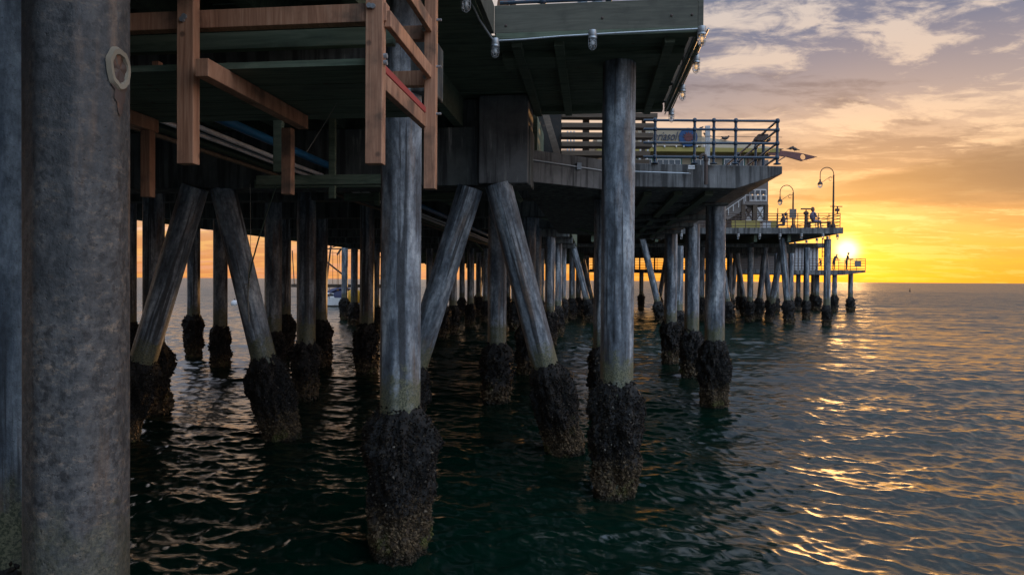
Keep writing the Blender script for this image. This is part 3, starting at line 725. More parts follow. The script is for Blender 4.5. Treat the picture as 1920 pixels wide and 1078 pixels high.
# small things on the platform
a = onp(1333); b = MB(); b.box(a.x - .05, a.x + .04, 13.35, 13.4, ZT, ZT + .78); tag(b.build('marker_post', M['white'], bevel=.004), 'flat whitish board post behind the middle platform railing', 'post')
a = onp(1318); q0 = Vector((a.x + .01, p1.y - .1, 0))
b = MB(); b.tube([q0 + Zv * (ZT - .42), q0 + Zv * (ZT + .05)] + [q0 + Vector((-.055 + .055 * math.cos(t_), 0, ZT + .07 + .075 * math.sin(t_))) for t_ in np.linspace(0, math.pi * 1.05, 8)], [.035] * 2 + [.03] * 8, 10)
b.lathe([(.05, 0), (.05, .04)], q0 + Zv * (ZT + .03), 10); tag(b.build('gooseneck_pipe', M['iron'], smooth=True), 'rusty hook-shaped vent pipe on the front of the middle platform', 'pipe')
sp = onp(1294); sg = thing('notice_plate', 'small white notice plate screwed to the middle platform face', 'sign', (sp.x, p1.y - .03, ZT - .14))
MB().box(sp.x - .062, sp.x + .062, p1.y - .03, p1.y - .02, ZT - .115, ZT - .045).build('plate', M['white'], sg)
def text(body, size, loc, mt, name, parent, ext=.004, rx=math.pi / 2, shear=0., w_=1.):
    cu = bpy.data.curves.new(name, 'FONT'); cu.body = body; cu.size = size; cu.extrude = ext; cu.align_x = 'CENTER'; cu.align_y = 'CENTER'; cu.shear = shear
    o = bpy.data.objects.new(name, cu); C.objects.link(o); dg = bpy.context.evaluated_depsgraph_get()
    me = bpy.data.meshes.new_from_object(o.evaluated_get(dg)); bpy.data.objects.remove(o)
    me.transform(Matrix.Rotation(rx, 4, 'X') @ Matrix.Scale(w_, 4, (1, 0, 0))); me.materials.clear(); me.materials.append(M[mt])
    o = bpy.data.objects.new(name, me); C.objects.link(o)
    o.parent = parent; o.location = WM[parent.name].inverted() @ Vector(loc); return o
text('WATER', .034, (sp.x, p1.y - .033, ZT - .08), 'ink', 'lettering', sg, .001)
a = onp(1431); q0 = Vector((a.x, 14.3, ZT)); q0.x = ray(1431, 300).x / ray(1431, 300).y * 14.3
cv = thing('coin_viewer', 'flat-topped coin binocular on a post inside the corner railing', 'binocular viewer', q0)
b = MB(); b.lathe([(.09, 0), (.09, .03), (.035, .05), (.03, .62), (.05, .66)], q0, 12); b.build('stand', M['blue'], cv, smooth=True)
b = MB(); b.box(q0.x - .16, q0.x + .13, q0.y - .07, q0.y + .07, q0.z + .67, q0.z + .78); b.box(q0.x - .12, q0.x + .09, q0.y - .06, q0.y + .06, q0.z + .78, q0.z + .82); b.box(q0.x - .2, q0.x - .1, q0.y - .05, q0.y + .05, q0.z + .68, q0.z + .73); b.build('housing', M['iron'], cv, bevel=.015)
# ---------------------------------------------------------------- hanging timber staging
fr = thing('hanging_staging', 'new redwood work staging bolted under the deck with long hanging posts', 'staging', uv(-2.6, 5.6, 3.84), -YAW)
def post(pxl, pxr, Yd, ybot, ztop=6.1, d=.09):
    a = at(pxl, ybot, Yd); b_ = at(pxr, ybot, Yd); u0, v0 = touv(a); u1, v1 = touv(b_)
    MB().ub(u0, u1, v0, v0 + d, a.z, ztop).build('hanging_post', M['new'], fr, bevel=.005); return u0, u1, v0
A = post(331, 364, 5.1, 307); B = post(684, 717, 5.0, 307); Cc = post(794, 816, 6.3, 354)
D = post(263, 282, 6.75, 369, 4.45); E = post(527, 546, 6.55, 364, 4.44)
def beam(name, u0, u1, v0, v1, z0, z1, mt='new', par=None, bev=.005): return MB().ub(u0, u1, v0, v1, z0, z1).build(name, M[mt], par or fr, bevel=bev)
vA, vB = A[2], B[2]
beam('ledger', -5.2, B[1] + .02, vA + .095, vA + .185, 4.885, 5.02)
beam('ledger', -5.2, B[1] - .05, vA + .5, vA + .58, 4.86, 5.0, 'old')
beam('ledger', -2.0, Cc[1] - .03, Cc[2] + .095, Cc[2] + .18, 5.05 + .19, 5.37)
beam('ledger', -2.0, Cc[1] - .03, Cc[2] + .095, Cc[2] + .18, 4.81, 4.95)
rz_ = [(4.845, 4.965), (5.27, 5.39)]
for z0, z1 in rz_: beam('side_rail', B[1] + .003, B[1] + .05, vB + .04, Cc[2] + .09, z0, z1)
beam('side_rail', B[1] - .06, B[1] - .003, vB + .095, Cc[2] + .2, 4.40, 4.52)
beam('side_rail', B[1] - .055, B[1] - .004, vB + .1, Cc[2] + .25, 4.53, 4.585, 'redwood')
ua, va = touv(at(383, 118, 4.95)); beam('joist', ua - .07, ua + .03, va, E[2] + .16, 4.455, 4.585)
beam('joist', D[0] - .02, D[1] - .01, 4.9, D[2] + .16, 4.455, 4.585)
b = MB()
for k in range(7):
    v0 = vB + .1 + k * .235; b.ub(-5.3, B[1] - .07, v0, v0 + .225, 4.592 + .004 * (k % 2), 4.64)
b.build('staging_boards', M['old'], fr)
for px, Yd, y0 in ((291, 5.7, 97), (540, 5.7, 82)):
    u, v = touv(at(px, y0, Yd)); beam('stub', u - .03, u + .03, v, v + .06, 4.642, 4.80)
def bolt(a, b_, r): MB().tube([a, b_], r, 10).build('bolt_head', M['galv'], fr)
for px, py, Yd in ((693, 12, 4.99), (700, 13, 4.99), (795, 56, 6.29), (804, 50, 6.29), (797, 146, 6.29), (803, 140, 6.29), (347, 32, 5.09), (343, 38, 5.09)):
    q = at(px, py, Yd); bolt(q, q - Pv * .02, .019)
for py, Yd in ((106, 5.03), (120, 5.05)):
    q = uv(B[1], 0, 0) + Pv * (vB + .04); q.z = at(719, py, Yd).z; bolt(q, q + Qv * .025, .019)
for py in (40, 127, 215):
    q = uv(Cc[1], Cc[2] + .04, 0); q.z = at(819, py, 6.35).z; bolt(q, q + Qv * .045, .012)
# ---------------------------------------------------------------- pipes slung under the deck
def pipe(px, py, z, r, mt, label, v0=1.0, v1=44., group=None, wig=0.):
    p = atz(px, py, z); u, _ = touv(p); pts = [uv(u + (wig * math.sin(v * .9 + px)), v, z + wig * .7 * math.sin(v * 1.3 + py)) for v in np.linspace(v0, v1, 40)]
    return tag(MB().tube(pts, r, 10).build('service_pipe', M[mt], smooth=True), label, 'pipe', group)
gp = 'service pipes slung under the deck'
pipe(480, 252, 4.93, .060, 'bluep', 'bright blue pipe running away under the deck', group=gp)
pipe(480, 281, 4.80, .032, 'grey', 'upper pale grey pipe of the pair below the blue pipe', group=gp, wig=.01)
pipe(480, 292, 4.76, .032, 'grey', 'lower pale grey pipe of the pair below the blue pipe', group=gp, wig=.01)
pipe(480, 303, 4.74, .055, 'dkpipe', 'thick dark green pipe below the pale grey pair', group=gp)
pipe(480, 316, 4.66, .03, 'slat', 'thin tan pipe lowest of the slung service pipes', group=gp)
for px, py, Yd, y1 in ((520, 243, 7.6, 322), (622, 300, 10.5, 372), (706, 335, 13, 385), (868, 398, 26, 425), (886, 402, 29, 432), (905, 406, 32, 436), (800, 390, 22, 420)):
    a = at(px, py, Yd); c_ = at(px, y1, Yd); w_ = .10 if Yd < 15 else .14
    u, v = touv(a); b = MB(); b.ub(u - w_ / 2, u + w_ / 2, v, v + .06, c_.z, 5.6)
    tag(b.build('pipe_hanger', M['old'], bevel=.004), {520: 'timber hanger beside the second new post, nearest of the pipe hangers', 622: 'timber hanger where the blue pipe passes halfway to the centre pile', 706: 'timber hanger just left of the nearest centre pile'}.get(px, 'small far timber hanger above the right-leaning central raking pile'), 'timber hanger', 'timber pipe hangers')
for px, y0, Yd, u0, u1, z in ((430, 340, 9.5, -4.9, -2.9, 4.36), (640, 370, 12.8, -4.8, -2.3, 4.52), (560, 360, 10.8, -5.6, -2.9, 4.5)):
    b = MB(); b.ub(u0, u1, Yd, Yd + .14, z, z + .14); tag(b.build('hanger_beam', M['old'], bevel=.005), {430: 'mossy cross timber under the pipes above the left raking pair', 640: 'dark cross timber under the pipes left of the centre pile', 560: 'dark cross timber under the pipes behind the second new post'}[px], 'timber')
b = MB(); a = at(965, 358, 14); b.box(a.x - .1, a.x + .07, 14, 14.12, a.z - .45, a.z + .02); b.bar(at(960, 350, 13.9), at(978, 378, 13.9), .08, .2, Pv); tag(b.build('timber_bracket', M['old']), 'broken timber bracket right of the central raking pair top', 'timber')
# extra deck-side clutter: diagonal bracing further in
for i, (px0, py0, px1, py1, Yd) in enumerate([(820, 380, 905, 470, 30), (730, 330, 850, 385, 16), (990, 400, 1120, 440, 24), (985, 420, 1110, 395, 28)]):
    b = MB(); b.bar(at(px0, py0, Yd), at(px1, py1, Yd), .08, .16, Pv); tag(b.build('timber_brace', M['old']), ['diagonal timber deep behind the right-leaning central raking pile', 'diagonal timber just right of the centre pile', 'diagonal timber falling right under the middle platform', 'diagonal timber rising right under the middle platform'][i], 'timber')
# ---------------------------------------------------------------- rope
def crope(pts, r, n=40):
    P_ = [Vector(p) for p in pts]; out = []
    for i in range(len(P_) - 1):
        for t_ in np.linspace(0, 1, 6, endpoint=False):
            out.append(P_[i].lerp(P_[i + 1], t_) + Vector((rnd.uniform(-.006, .006), 0, 0)))
    return out + [P_[-1]]
Yr = 10.6
rp_ = thing('rope', 'frayed rope dangling from the deck in front of a left raking pile', 'rope', at(465, 605, Yr))
b = MB(); b.tube(crope([at(x, y, Yr) for x, y in ((522, 338), (505, 385), (488, 440), (473, 490), (467, 520), (466, 535))], .012), .012, 6); b.build('strand', M['dkpipe'], rp_)
b = MB(); b.tube(crope([at(x, y, Yr) for x, y in ((468, 490), (466, 520), (467, 535), (465, 560), (466, 585), (467, 603))], .012), [.012] * 31, 6)
for k in range(9):
    q = at(466, 533, Yr); b.tube([q, q + Vector((rnd.uniform(-.07, .05), rnd.uniform(-.02, .02), rnd.uniform(-.12, .05)))], [.012, .003], 5)
b.build('frayed_end', M['rope'], rp_)
b = MB(); b.tube([at(469, 345, 11), at(470, 470, 11), at(471, 520, 11)], .004, 5); tag(b.build('string', M['rope']), 'thin straight string hanging left of the frayed rope', 'string')
b = MB(); b.tube([at(655, 155, 6.2), at(610, 230, 6.2), at(575, 285, 6.2)], .003, 5); tag(b.build('wire', M['rope']), 'thin loose wire curving under the staging boards', 'wire')
# ---------------------------------------------------------------- far T-head deck
TL = atz(592, 440, 6.2); TR = Vector((ray(1581, 430).x / ray(1581, 430).y * 45.4, 45.4, 0))
uL, vT = -18.6, 47.6; uR = touv(TR)[0]; vT = touv(TR)[1]
far_ = thing('pier_deck', 'wide far pier deck with pale fascia carrying the lamp posts and building', 'pier deck', uv(4, 55, 6), -YAW)
MB().ub(uL, uR, vT, vT + .25, 6.22, 6.62).build('fascia_beam', M['conc'], far_)
MB().ub(uL, uR - .02, vT + .25, 84, 6.24, 6.6).build('deck_slab', M['concdark'], far_)
for u in np.arange(uL + 1, uR - 2, 2.2): MB().ub(u - .1, u + .1, vT + .4, 72, 5.7, 6.235).build('stringer', M['old'], far_)
for vv in (50.5, 56, 62, 68): MB().ub(uL + .3, uR - .8, vv - .3, vv + .3, 5.25 if vv > 52 else 5.45, 5.69).build('pile_cap', M['concdark'], far_)
zf = 6.62
def fpx(px, v=None):   # point on far deck front line below pixel column px
    d = ray(px, 430); n_ = vT + .15 if v is None else v
    k = n_ / (d.x * Pv.x + d.y * Pv.y); return Vector((d.x * k, d.y * k, zf))
railing('deck_railing', 'dark railing along the front of the far lamp-post deck', [fpx(1310), fpx(1575), fpx(1575) + Pv * 26], [fpx(x) for x in np.arange(1320, 1560, 19.5)] + [fpx(1575)] + [fpx(1575) + Pv * t_ for t_ in (2.5, 5, 7.5, 10, 13, 16, 20, 25)], [.15, .38, .60, .80, .95], .022, 'iron', fit=False)
railing('deck_railing', 'pale blue railing on the far deck above the moored boat', [fpx(600), fpx(735)], [fpx(x) for x in (604, 638, 658, 690, 722)], [.2, .5, .8, 1.0], .024, 'blue', fit=False)
for px in (1223, 1239, 1277, 1383, 1423, 1461, 1501, 1541, 652, 618):
    q = fpx(px) ; q.z = 6.22; q -= Pv * .2
    jar_light(q, 'tiny pale jar light under the far deck fascia', 'small jar lights under the far deck', False, 1.8, False)
for t_ in (1.2, 3.2, 5.5, 8, 11):
    q = fpx(1581) + Pv * t_ + Qv * .05; q.z = 6.25
    jar_light(q, 'tiny dark jar light under the receding right side of the far deck', 'small jar lights along the far deck side', False, 1.7, False)
# lamp posts
def lamp_post(px, v, ytop, label, s_=1., full=True):
    p = fpx(px, v); hgt = (at(px, ytop, p.y).z - p.z); root = thing('lamp_post', label, 'street lamp', p, 0, 'gooseneck lamp posts on the far deck')
    b = MB(); b.lathe([(.16, 0), (.16, .25), (.09, .35), (.07, .5), (.055, hgt * .7), (.045, hgt), (.06, hgt + .02), (.01, hgt + .12)], p, 12); b.build('pole', M['iron'], root, smooth=True)
    rr = .46 * s_; c0 = p + Zv * (hgt - .05) - Vector((rr, 0, 0))
    b = MB(); b.tube([p + Zv * (hgt - .2)] + [c0 + Vector((rr * math.cos(t_), 0, rr * math.sin(t_) + rr * .35)) for t_ in np.linspace(0, math.pi, 14)] + [c0 + Vector((-rr, 0, -rr * .55))], .028 * s_, 8)
    b.tube([p + Zv * (hgt - .12), p + Vector((-rr * .5, 0, hgt - .05)), p + Vector((-rr * 1.2, 0, hgt - .28 * s_)), p + Vector((-2 * rr, 0, hgt - .55 * s_))], .016 * s_, 6)
    sc_ = p + Vector((-.22 * s_, 0, hgt - .22 * s_)); b.tube([sc_ + Vector((.11 * math.cos(t_), 0, .11 * math.sin(t_))) * s_ for t_ in np.linspace(.5, 5.6, 12)], .014 * s_, 6)
    b.build('gooseneck_arm', M['iron'], root, smooth=True)
    lp = c0 + Vector((-rr, 0, -rr * .55))
    b = MB(); b.lathe([(.17, -.30), (.17, -.26), (.11, -.12), (.05, -.08), (.05, .05), (.02, .08)], lp, 12); b.build('lamp_shade', M['iron'], root, smooth=True)
    b = MB(); b.ell(lp - Zv * .36, .15 * s_, .15 * s_, .17 * s_, 12, 8); b.build('lamp_globe', M['jar'], root, smooth=True)
    b = MB(); b.ell(lp - Zv * .34, .05, .05, .07, 8, 6); b.build('bulb', M['bulb'], root, smooth=True)
    return root, p, hgt
lamp_post(1562, vT + 1.2, 330, 'tallest gooseneck lamp post at the right corner of the far deck')
_, pB, hB = lamp_post(1486.5, vT + 2.5, 363, 'gooseneck lamp post with a square sign board on its pole')
lamp_post(1490, vT + 30, 402, 'smallest distant gooseneck lamp, its lantern below the sign board')
q = at(1486.5, 400, pB.y - .1); b = MB(); b.box(q.x - .24, q.x + .24, q.y - .04, q.y, q.z - .34, q.z + .3); tag(b.build('sign_board', M['gwall'], bevel=.01), 'square grey sign board fixed on the middle lamp post', 'sign')
q = fpx(1511, vT + 1); v_ = thing('coin_viewer', 'coin telescope column with flat cap, between the lamp posts', 'binocular viewer', q)
b = MB(); b.lathe([(.16, 0), (.14, .1), (.11, .2), (.10, .95), (.17, 1.0), (.17, 1.12), (.05, 1.2), (.02, 1.3)], q, 12); b.build('column', M['iron'], v_, smooth=True)
b = MB(); b.box(q.x - .34, q.x + .34, q.y - .1, q.y + .1, q.z + 1.3, q.z + 1.38); b.build('cap_plate', M['iron'], v_)
q = fpx(1566, vT + 1.1); b = MB(); z_ = at(1568, 388, q.y).z; b.box(q.x - .35, q.x + .45, q.y - .05, q.y + .05, z_, z_ + .05); b.box(q.x, q.x + .25, q.y - .08, q.y + .08, z_ - .3, z_ - .12); b.box(q.x + .1, q.x + .17, q.y - .03, q.y + .03, z_ - .5, z_); tag(b.build('security_camera', M['iron']), 'camera box and arm bolted to the tallest lamp post', 'camera')
q = fpx(1435, vT + 1.5); tb = thing('rubbish_bin', 'grey lidded bin behind the far deck railing', 'bin', q)
MB().box(q.x - .28, q.x + .28, q.y - .28, q.y + .28, q.z, q.z + .45).build('bin_body', M['grey'], tb, bevel=.03); MB().box(q.x - .33, q.x + .33, q.y - .33, q.y + .33, q.z + .455, q.z + .58).build('bin_lid', M['gwall'], tb, bevel=.04)
q0 = fpx(1372, vT + 4); q1 = fpx(1458, vT + 4); b = MB(); b.ub(touv(q0)[0], touv(q1)[0], vT + 4, vT + 4.2, zf, zf + .82); tag(b.build('low_wall', M['yellow']), 'low mustard coloured wall behind the far deck railing', 'wall')
b = MB(); b.tube([fpx(1458, vT + 2), fpx(1458, vT + 2) + Zv * 1.5], .03, 8); tag(b.build('thin_post', M['iron']), 'thin dark post beside the seated figure on the far deck', 'post')
# ---------------------------------------------------------------- buildings on the far deck
YB = 54.
def bx(px, py, y=YB): return at(px, py, y)
def wallbox(mb, x0, y0, x1, y1, ya, yb):     # pixel rectangle at depth ya, extruded back to yb
    a = at(x0, y1, ya); c_ = at(x1, y0, ya); mb.box(a.x, c_.x, ya, yb, a.z, c_.z); return mb
rs = thing('restaurant_building', 'tan restaurant with long low mustard-edged roof, painted emblem and pointed roof tip', 'building', (14, YB, zf))
a = at(1130, 420, YB); c_ = at(1415, 284, YB)
MB().box(a.x, c_.x, YB, YB + 12, at(1300, 345, YB).z, c_.z).build('wall', M['tan'], rs)
# roof: low slope with wide eave and prow
r = MB(); ev = YB - 1.0
A0 = at(1120, 283, ev); A1 = at(1462, 286, ev); A2 = at(1462, 279, ev); A3 = at(1120, 274, ev)
r.extr([A0, A1, A2, A3], Vector((0, 1.2, 0))); r.build('roof_edge', M['yellow'], rs)
r = MB(); r.extr([at(1120, 274, YB - .9), at(1470, 279.5, YB - .9), at(1400, 270, YB), at(1318, 257, YB), at(1120, 250, YB)], Vector((0, 12, 0))); r.build('roof', M['tan'], rs)
# prow with a round hole
def prow():
    outer = [(1440, 279), (1500, 287), (1533, 294.5), (1504, 302.5), (1475, 294), (1440, 290)]
    hc = (1506, 294.5); hr = 5.4; n = 24; y = YB - .95
    hole = [(hc[0] + hr * math.cos(2 * math.pi * k / n), hc[1] + hr * math.sin(2 * math.pi * k / n)) for k in range(n)]
    def hit(a):
        dx, dy = math.cos(a), math.sin(a); best = None
        for (x0, y0), (x1, y1) in zip(outer, outer[1:] + outer[:1]):
            ex, ey = x1 - x0, y1 - y0; det = dx * -ey + ex * dy
            if abs(det) < 1e-9: continue
            t_ = ((x0 - hc[0]) * -ey + ex * (y0 - hc[1])) / det; s_ = (dx * (y0 - hc[1]) - dy * (x0 - hc[0])) / det
            if t_ > 0 and -1e-6 <= s_ <= 1 + 1e-6 and (best is None or t_ < best): best = t_
        return (hc[0] + dx * best, hc[1] + dy * best)
    angs = sorted([(2 * math.pi * k / n) for k in range(n)] + [math.atan2(y_ - hc[1], x_ - hc[0]) % (2 * math.pi) for x_, y_ in outer])
    inn = [(hc[0] + hr * math.cos(t_), hc[1] + hr * math.sin(t_)) for t_ in angs]; out = [hit(t_) for t_ in angs]; m_ = len(angs)
    vs = []
    for yy in (y, y + .14):
        off = Vector((0, yy - y, 0)); vs += [at(*p, y) + off for p in inn] + [at(*p, y) + off for p in out]
    fs = []
    for k in range(m_):
        j = (k + 1) % m_
        fs += [(k, j, m_ + j, m_ + k), (2 * m_ + k, 3 * m_ + k, 3 * m_ + j, 2 * m_ + j), (k, 2 * m_ + k, 2 * m_ + j, j), (m_ + k, m_ + j, 3 * m_ + j, 3 * m_ + k)]
    MB().add(vs, fs).build('roof_prow', M['maroon'], rs)
prow()
wallbox(MB(), 1196, 241, 1316, 273.5, YB - 1.02, YB + 3).build('parapet', M['tan'], rs)
r = MB(); r.extr([at(1182, 272, YB + 2), at(1182, 250, YB + 2), at(1192, 243, YB + 2), at(1204, 243, YB + 2), at(1204, 272, YB + 2)], Vector((0, 3, 0))); r.build('roof_monitor', M['white'], rs)
c0 = at(1290, 258, YB - 1.04)
em = MB(); em.tube([c0, c0 - Vector((0, .08, 0))], .72, 32); em.build('round_emblem', M['emblem'], rs)
em = MB(); ro = []
for k in range(24):
    a_ = 2 * math.pi * k / 24; rr = .46 if k % 2 == 0 else .27; ro.append(c0 + Vector((.02 + rr * math.cos(a_), -.085, rr * math.sin(a_))))
em.extr(ro, (0, -.03, 0)); em.build('emblem_star', M['red'], rs)
text('mariasol', .95, c0 + Vector((-2.05, -.04, .06)), 'ink', 'sign_lettering', rs, .02, shear=.35, w_=.72)
for x0, x1 in ((1150, 1172), (1198, 1222), (1232, 1276), (1299, 1328), (1358, 1394)):
    f = MB(); wallbox(f, x0 - 3, 296, x1 + 3, 330, YB - .06, YB - .003); f = f.build('window_trim', M['teal'], rs)
    n_ = max(2, int((x1 - x0) / 10)); w_ = MB()
    wallbox(w_, x0, 299, x1, 328, YB - .09, YB - .063); w_.build('window_pane', M['glass'], f)
    fr_ = MB()
    for k in range(n_ + 1): xx = x0 + (x1 - x0) * k / n_; wallbox(fr_, xx - .8, 298.5, xx + .8, 329, YB - .13, YB - .095)
    wallbox(fr_, x0, 298, x1, 300, YB - .14, YB - .092); fr_.build('window_frame', M['white'], f)
# right glazed porch bay
for px in (1403, 1412): 
    f = MB(); wallbox(f, px - 1, 284, px + 1, 330, YB - .08, YB - .002); f.build('corner_post', M['maroon'], rs)
b = MB(); b.bar(at(1458, 303, YB - 1), at(1472, 294, YB - 1), .08, .5, Pv); b.build('eave_bracket', M['maroon'], rs)
for i, (px, py) in enumerate([(1225, 281), (1246, 281), (1268, 281), (1282, 281), (1307, 281), (1320, 280)]):
    b = MB(); b.ell(at(px, py - 6, YB - 1.05), .07, .07, .09); b.build('eave_light', M['white'], rs)
# lower grey wing with outside stair
gw = thing('shingled_building', 'tall grey shingled building with lit windows and an outside stair landing', 'building', (18, YB + 4, zf))
yg = YB + 4.
wallbox(MB(), 1200, 300, 1441, 428, yg, yg + 8).build('wall', M['gwall'], gw)
for x0, x1, lit in ((1406, 1415, 1), (1417, 1425, 1), (1427, 1436, 1)):
    f = wallbox(MB(), x0 - 1, 355, x1 + 1, 377, yg - .12, yg - .002).build('window_frame', M['white'], gw)
    wallbox(MB(), x0, 357, x1, 375, yg - .14, yg - .123).build('window_pane', M['glass'], f)
    q = at((x0 + x1) / 2, 366, yg - .3); b = MB(); b.ell(q, .07, .07, .07); b.build('wall_light', M['bulb'], gw)
wallbox(MB(), 1392, 378, 1437, 384, yg - 2.4, yg - .01).build('stair_landing', M['gwall'], gw)
b = MB(); b.bar(at(1394, 381, yg - 2), at(1356, 404, yg - 2), 1.0, .5, Pv); b.build('stair_flight', M['gwall'], gw)
b = MB(); b.bar(at(1398, 368, yg - 2.4), at(1358, 396, yg - 2.4), .06, .07, Pv)
for x, y in ((1395, 370), (1385, 377), (1375, 384), (1366, 391)): b.bar(at(x, y, yg - 2.4), at(x, y + 12, yg - 2.4), .05, .05)
b.build('stair_handrail', M['white'], gw)
b = MB()
for x in (1398, 1408, 1418, 1428, 1437): b.bar(at(x, 366, yg - 2.4), at(x, 378, yg - 2.4), .05, .05)
b.bar(at(1397, 366, yg - 2.4), at(1438, 367, yg - 2.4), .06, .06); b.build('landing_rail', M['white'], gw)
for x, w_ in ((1393, .3), (1415, .36), (1436, .3)):
    q = at(x, 384, yg - 2.2); MB().box(q.x - w_ / 2, q.x + w_ / 2, yg - 2.35, yg - 2.05, zf, q.z).build('landing_post', M['slat'], gw)
for x0, x1 in ((1396, 1412), (1418, 1433)):
    f = wallbox(MB(), x0, 389, x1, 426, yg - .10, yg - .002).build('barn_door', M['white'], gw)
    b = MB(); b.bar(at(x0 + 1, 390, yg - .14), at(x1 - 1, 412, yg - .14), .07, .03, Pv); b.bar(at(x1 - 1, 390, yg - .17), at(x0 + 1, 412, yg - .17), .07, .03, Pv); b.build('door_brace', M['gwall'], f)
# ---------------------------------------------------------------- low fishing platform
lowp = thing('fishing_platform', 'low fishing platform at the pier end jutting out below the sun', 'platform', uv(20, 72, 3.9), -YAW)
tr_ = Vector((ray(1623, 512).x / ray(1623, 512).y * 68, 68, 0)); uLR, vLP = touv(tr_)
ul0 = touv(Vector((ray(1085, 512).x / ray(1085, 512).y * 76, 76, 0)))[0]
MB().extr([uv(ul0, vLP, 3.95), uv(uLR - 2.2, vLP, 3.70), uv(uLR, vLP, 3.98), uv(uLR, vLP, 4.18), uv(ul0, vLP, 4.18)], Pv * 8).build('platform_slab', M['conc'], lowp)
def lpx(px, v=None):
    d = ray(px, 510); n_ = vLP + .1 if v is None else v; k = n_ / (d.x * Pv.x + d.y * Pv.y); return Vector((d.x * k, d.y * k, 4.18))
railing('platform_railing', 'dark railing of the low fishing platform against the sun', [lpx(1088), lpx(1622.5), lpx(1622.5) + Pv * 7.5], [lpx(x) for x in np.arange(1100, 1620, 22)] + [lpx(1622.5), lpx(1622.5) + Pv * 4, lpx(1622.5) + Pv * 7.5], [.14, .42, .70, .95, 1.15], .024, 'iron', fit=False)
sh = thing('shed', 'small grey panelled shed on the low fishing platform left of the sun', 'shed', lpx(1505, vLP + 4))
q0 = lpx(1480, vLP + 3); q1 = lpx(1534, vLP + 3)
MB().ub(touv(q0)[0], touv(q1)[0], vLP + 3, vLP + 6, 4.19, 6.6).build('wall', M['grey'], sh)
b = MB()
for k in range(8):
    u = touv(q0)[0] + (touv(q1)[0] - touv(q0)[0]) * (k + .5) / 8; b.ub(u - .05, u + .05, vLP + 2.94, vLP + 2.997, 4.2, 6.58)
b.build('batten', M['gwall'], sh)
MB().ub(touv(q0)[0], touv(q1)[0] + .9, vLP + 2.4, vLP + 7, 6.62, 7.0).build('roof', M['conc'], sh)
b = MB(); MBs = b
for k in range(6):
    u = touv(q0)[0] + k * .62
# open timber screen at left of platform
scn = thing('slatted_screen', 'open slatted screen on the low platform glowing with the sunset behind', 'screen', lpx(1150))
for k in range(4): 
    z = 5.5 + k * .22; b = MB(); b.ub(touv(lpx(1092))[0], touv(lpx(1250))[0], vLP + .5, vLP + .56, z, z + .06); b.build('slat', M['slat'], scn)
for px in (1096, 1112, 1124, 1137, 1190, 1200, 1214, 1228, 1246):
    u = touv(lpx(px))[0]; b = MB(); b.ub(u - .07, u + .07, vLP + .565, vLP + .7, 4.19, 6.4); b.build('upright', M['slat'], scn)
b = MB(); b.ub(ul0, touv(lpx(1480))[0], vLP + .3, vLP + 7, 6.45, 7.1); tag(b.build('roof_slab', M['concdark']), 'dark slab over the slatted screen of the low platform', 'slab')
b = MB(); b.ub(touv(lpx(1400))[0], touv(lpx(1478))[0], vLP + 3, vLP + 3.2, 4.19, 6.44); tag(b.build('partition', M['gwall']), 'dark partition wall on the low platform behind the raking cluster', 'wall')
b = MB(); q = lpx(1608, vLP + .05); b.box(q.x - .32, q.x + .32, q.y - .06, q.y - .02, q.z + .35, q.z + .95); tag(b.build('notice_board', M['gwall'], bevel=.01), 'small square board hung on the low platform railing', 'sign')
b = MB(); 
for dx_ in (-.25, .25): b.tube([fpx(1566) + Pv * 3 + Qv * (dx_ + .4) - Zv * 1.9, fpx(1566) + Pv * 3 + Qv * (dx_ + .4)], .03, 6)
for k in range(6): b.tube([fpx(1566) + Pv * 3 + Qv * .15 - Zv * (1.8 - k * .3), fpx(1566) + Pv * 3 + Qv * .65 - Zv * (1.8 - k * .3)], .02, 6)
tag(b.build('ladder', M['iron']), 'steel ladder hanging under the far deck corner by the sun', 'ladder')
u0 = touv(at(742, 500, 60))[0]; u1 = touv(at(1095, 500, 60))[0]
lg = thing('lower_gallery', 'dark low gallery closing the view far behind the central raking pair', 'gallery', uv(0, 60, 4.3), -YAW)
MB().ub(u0, u1, 58.5, 60.5, 4.42, 5.65).build('beam', M['old'], lg)
for k in range(9):
    uu = u0 + (u1 - u0) * (k + .5) / 9; MB().ub(uu - .1, uu + .1, 58.3, 58.49, 4.0 + .3 * (k % 3), 4.6).build('hanger', M['old'], lg)
pn = MB(); a = at(974, 292, 14.6); c_ = at(1053, 190, 14.6); pn.box(a.x, c_.x, 14.6, 14.75, a.z, c_.z); tag(pn.build('added_dark_panel', M['gapdark']), 'added black panel standing in for the darkness left of the wooden staircase', 'panel')  # added panel, coloured black to darken the gap beside the stairs
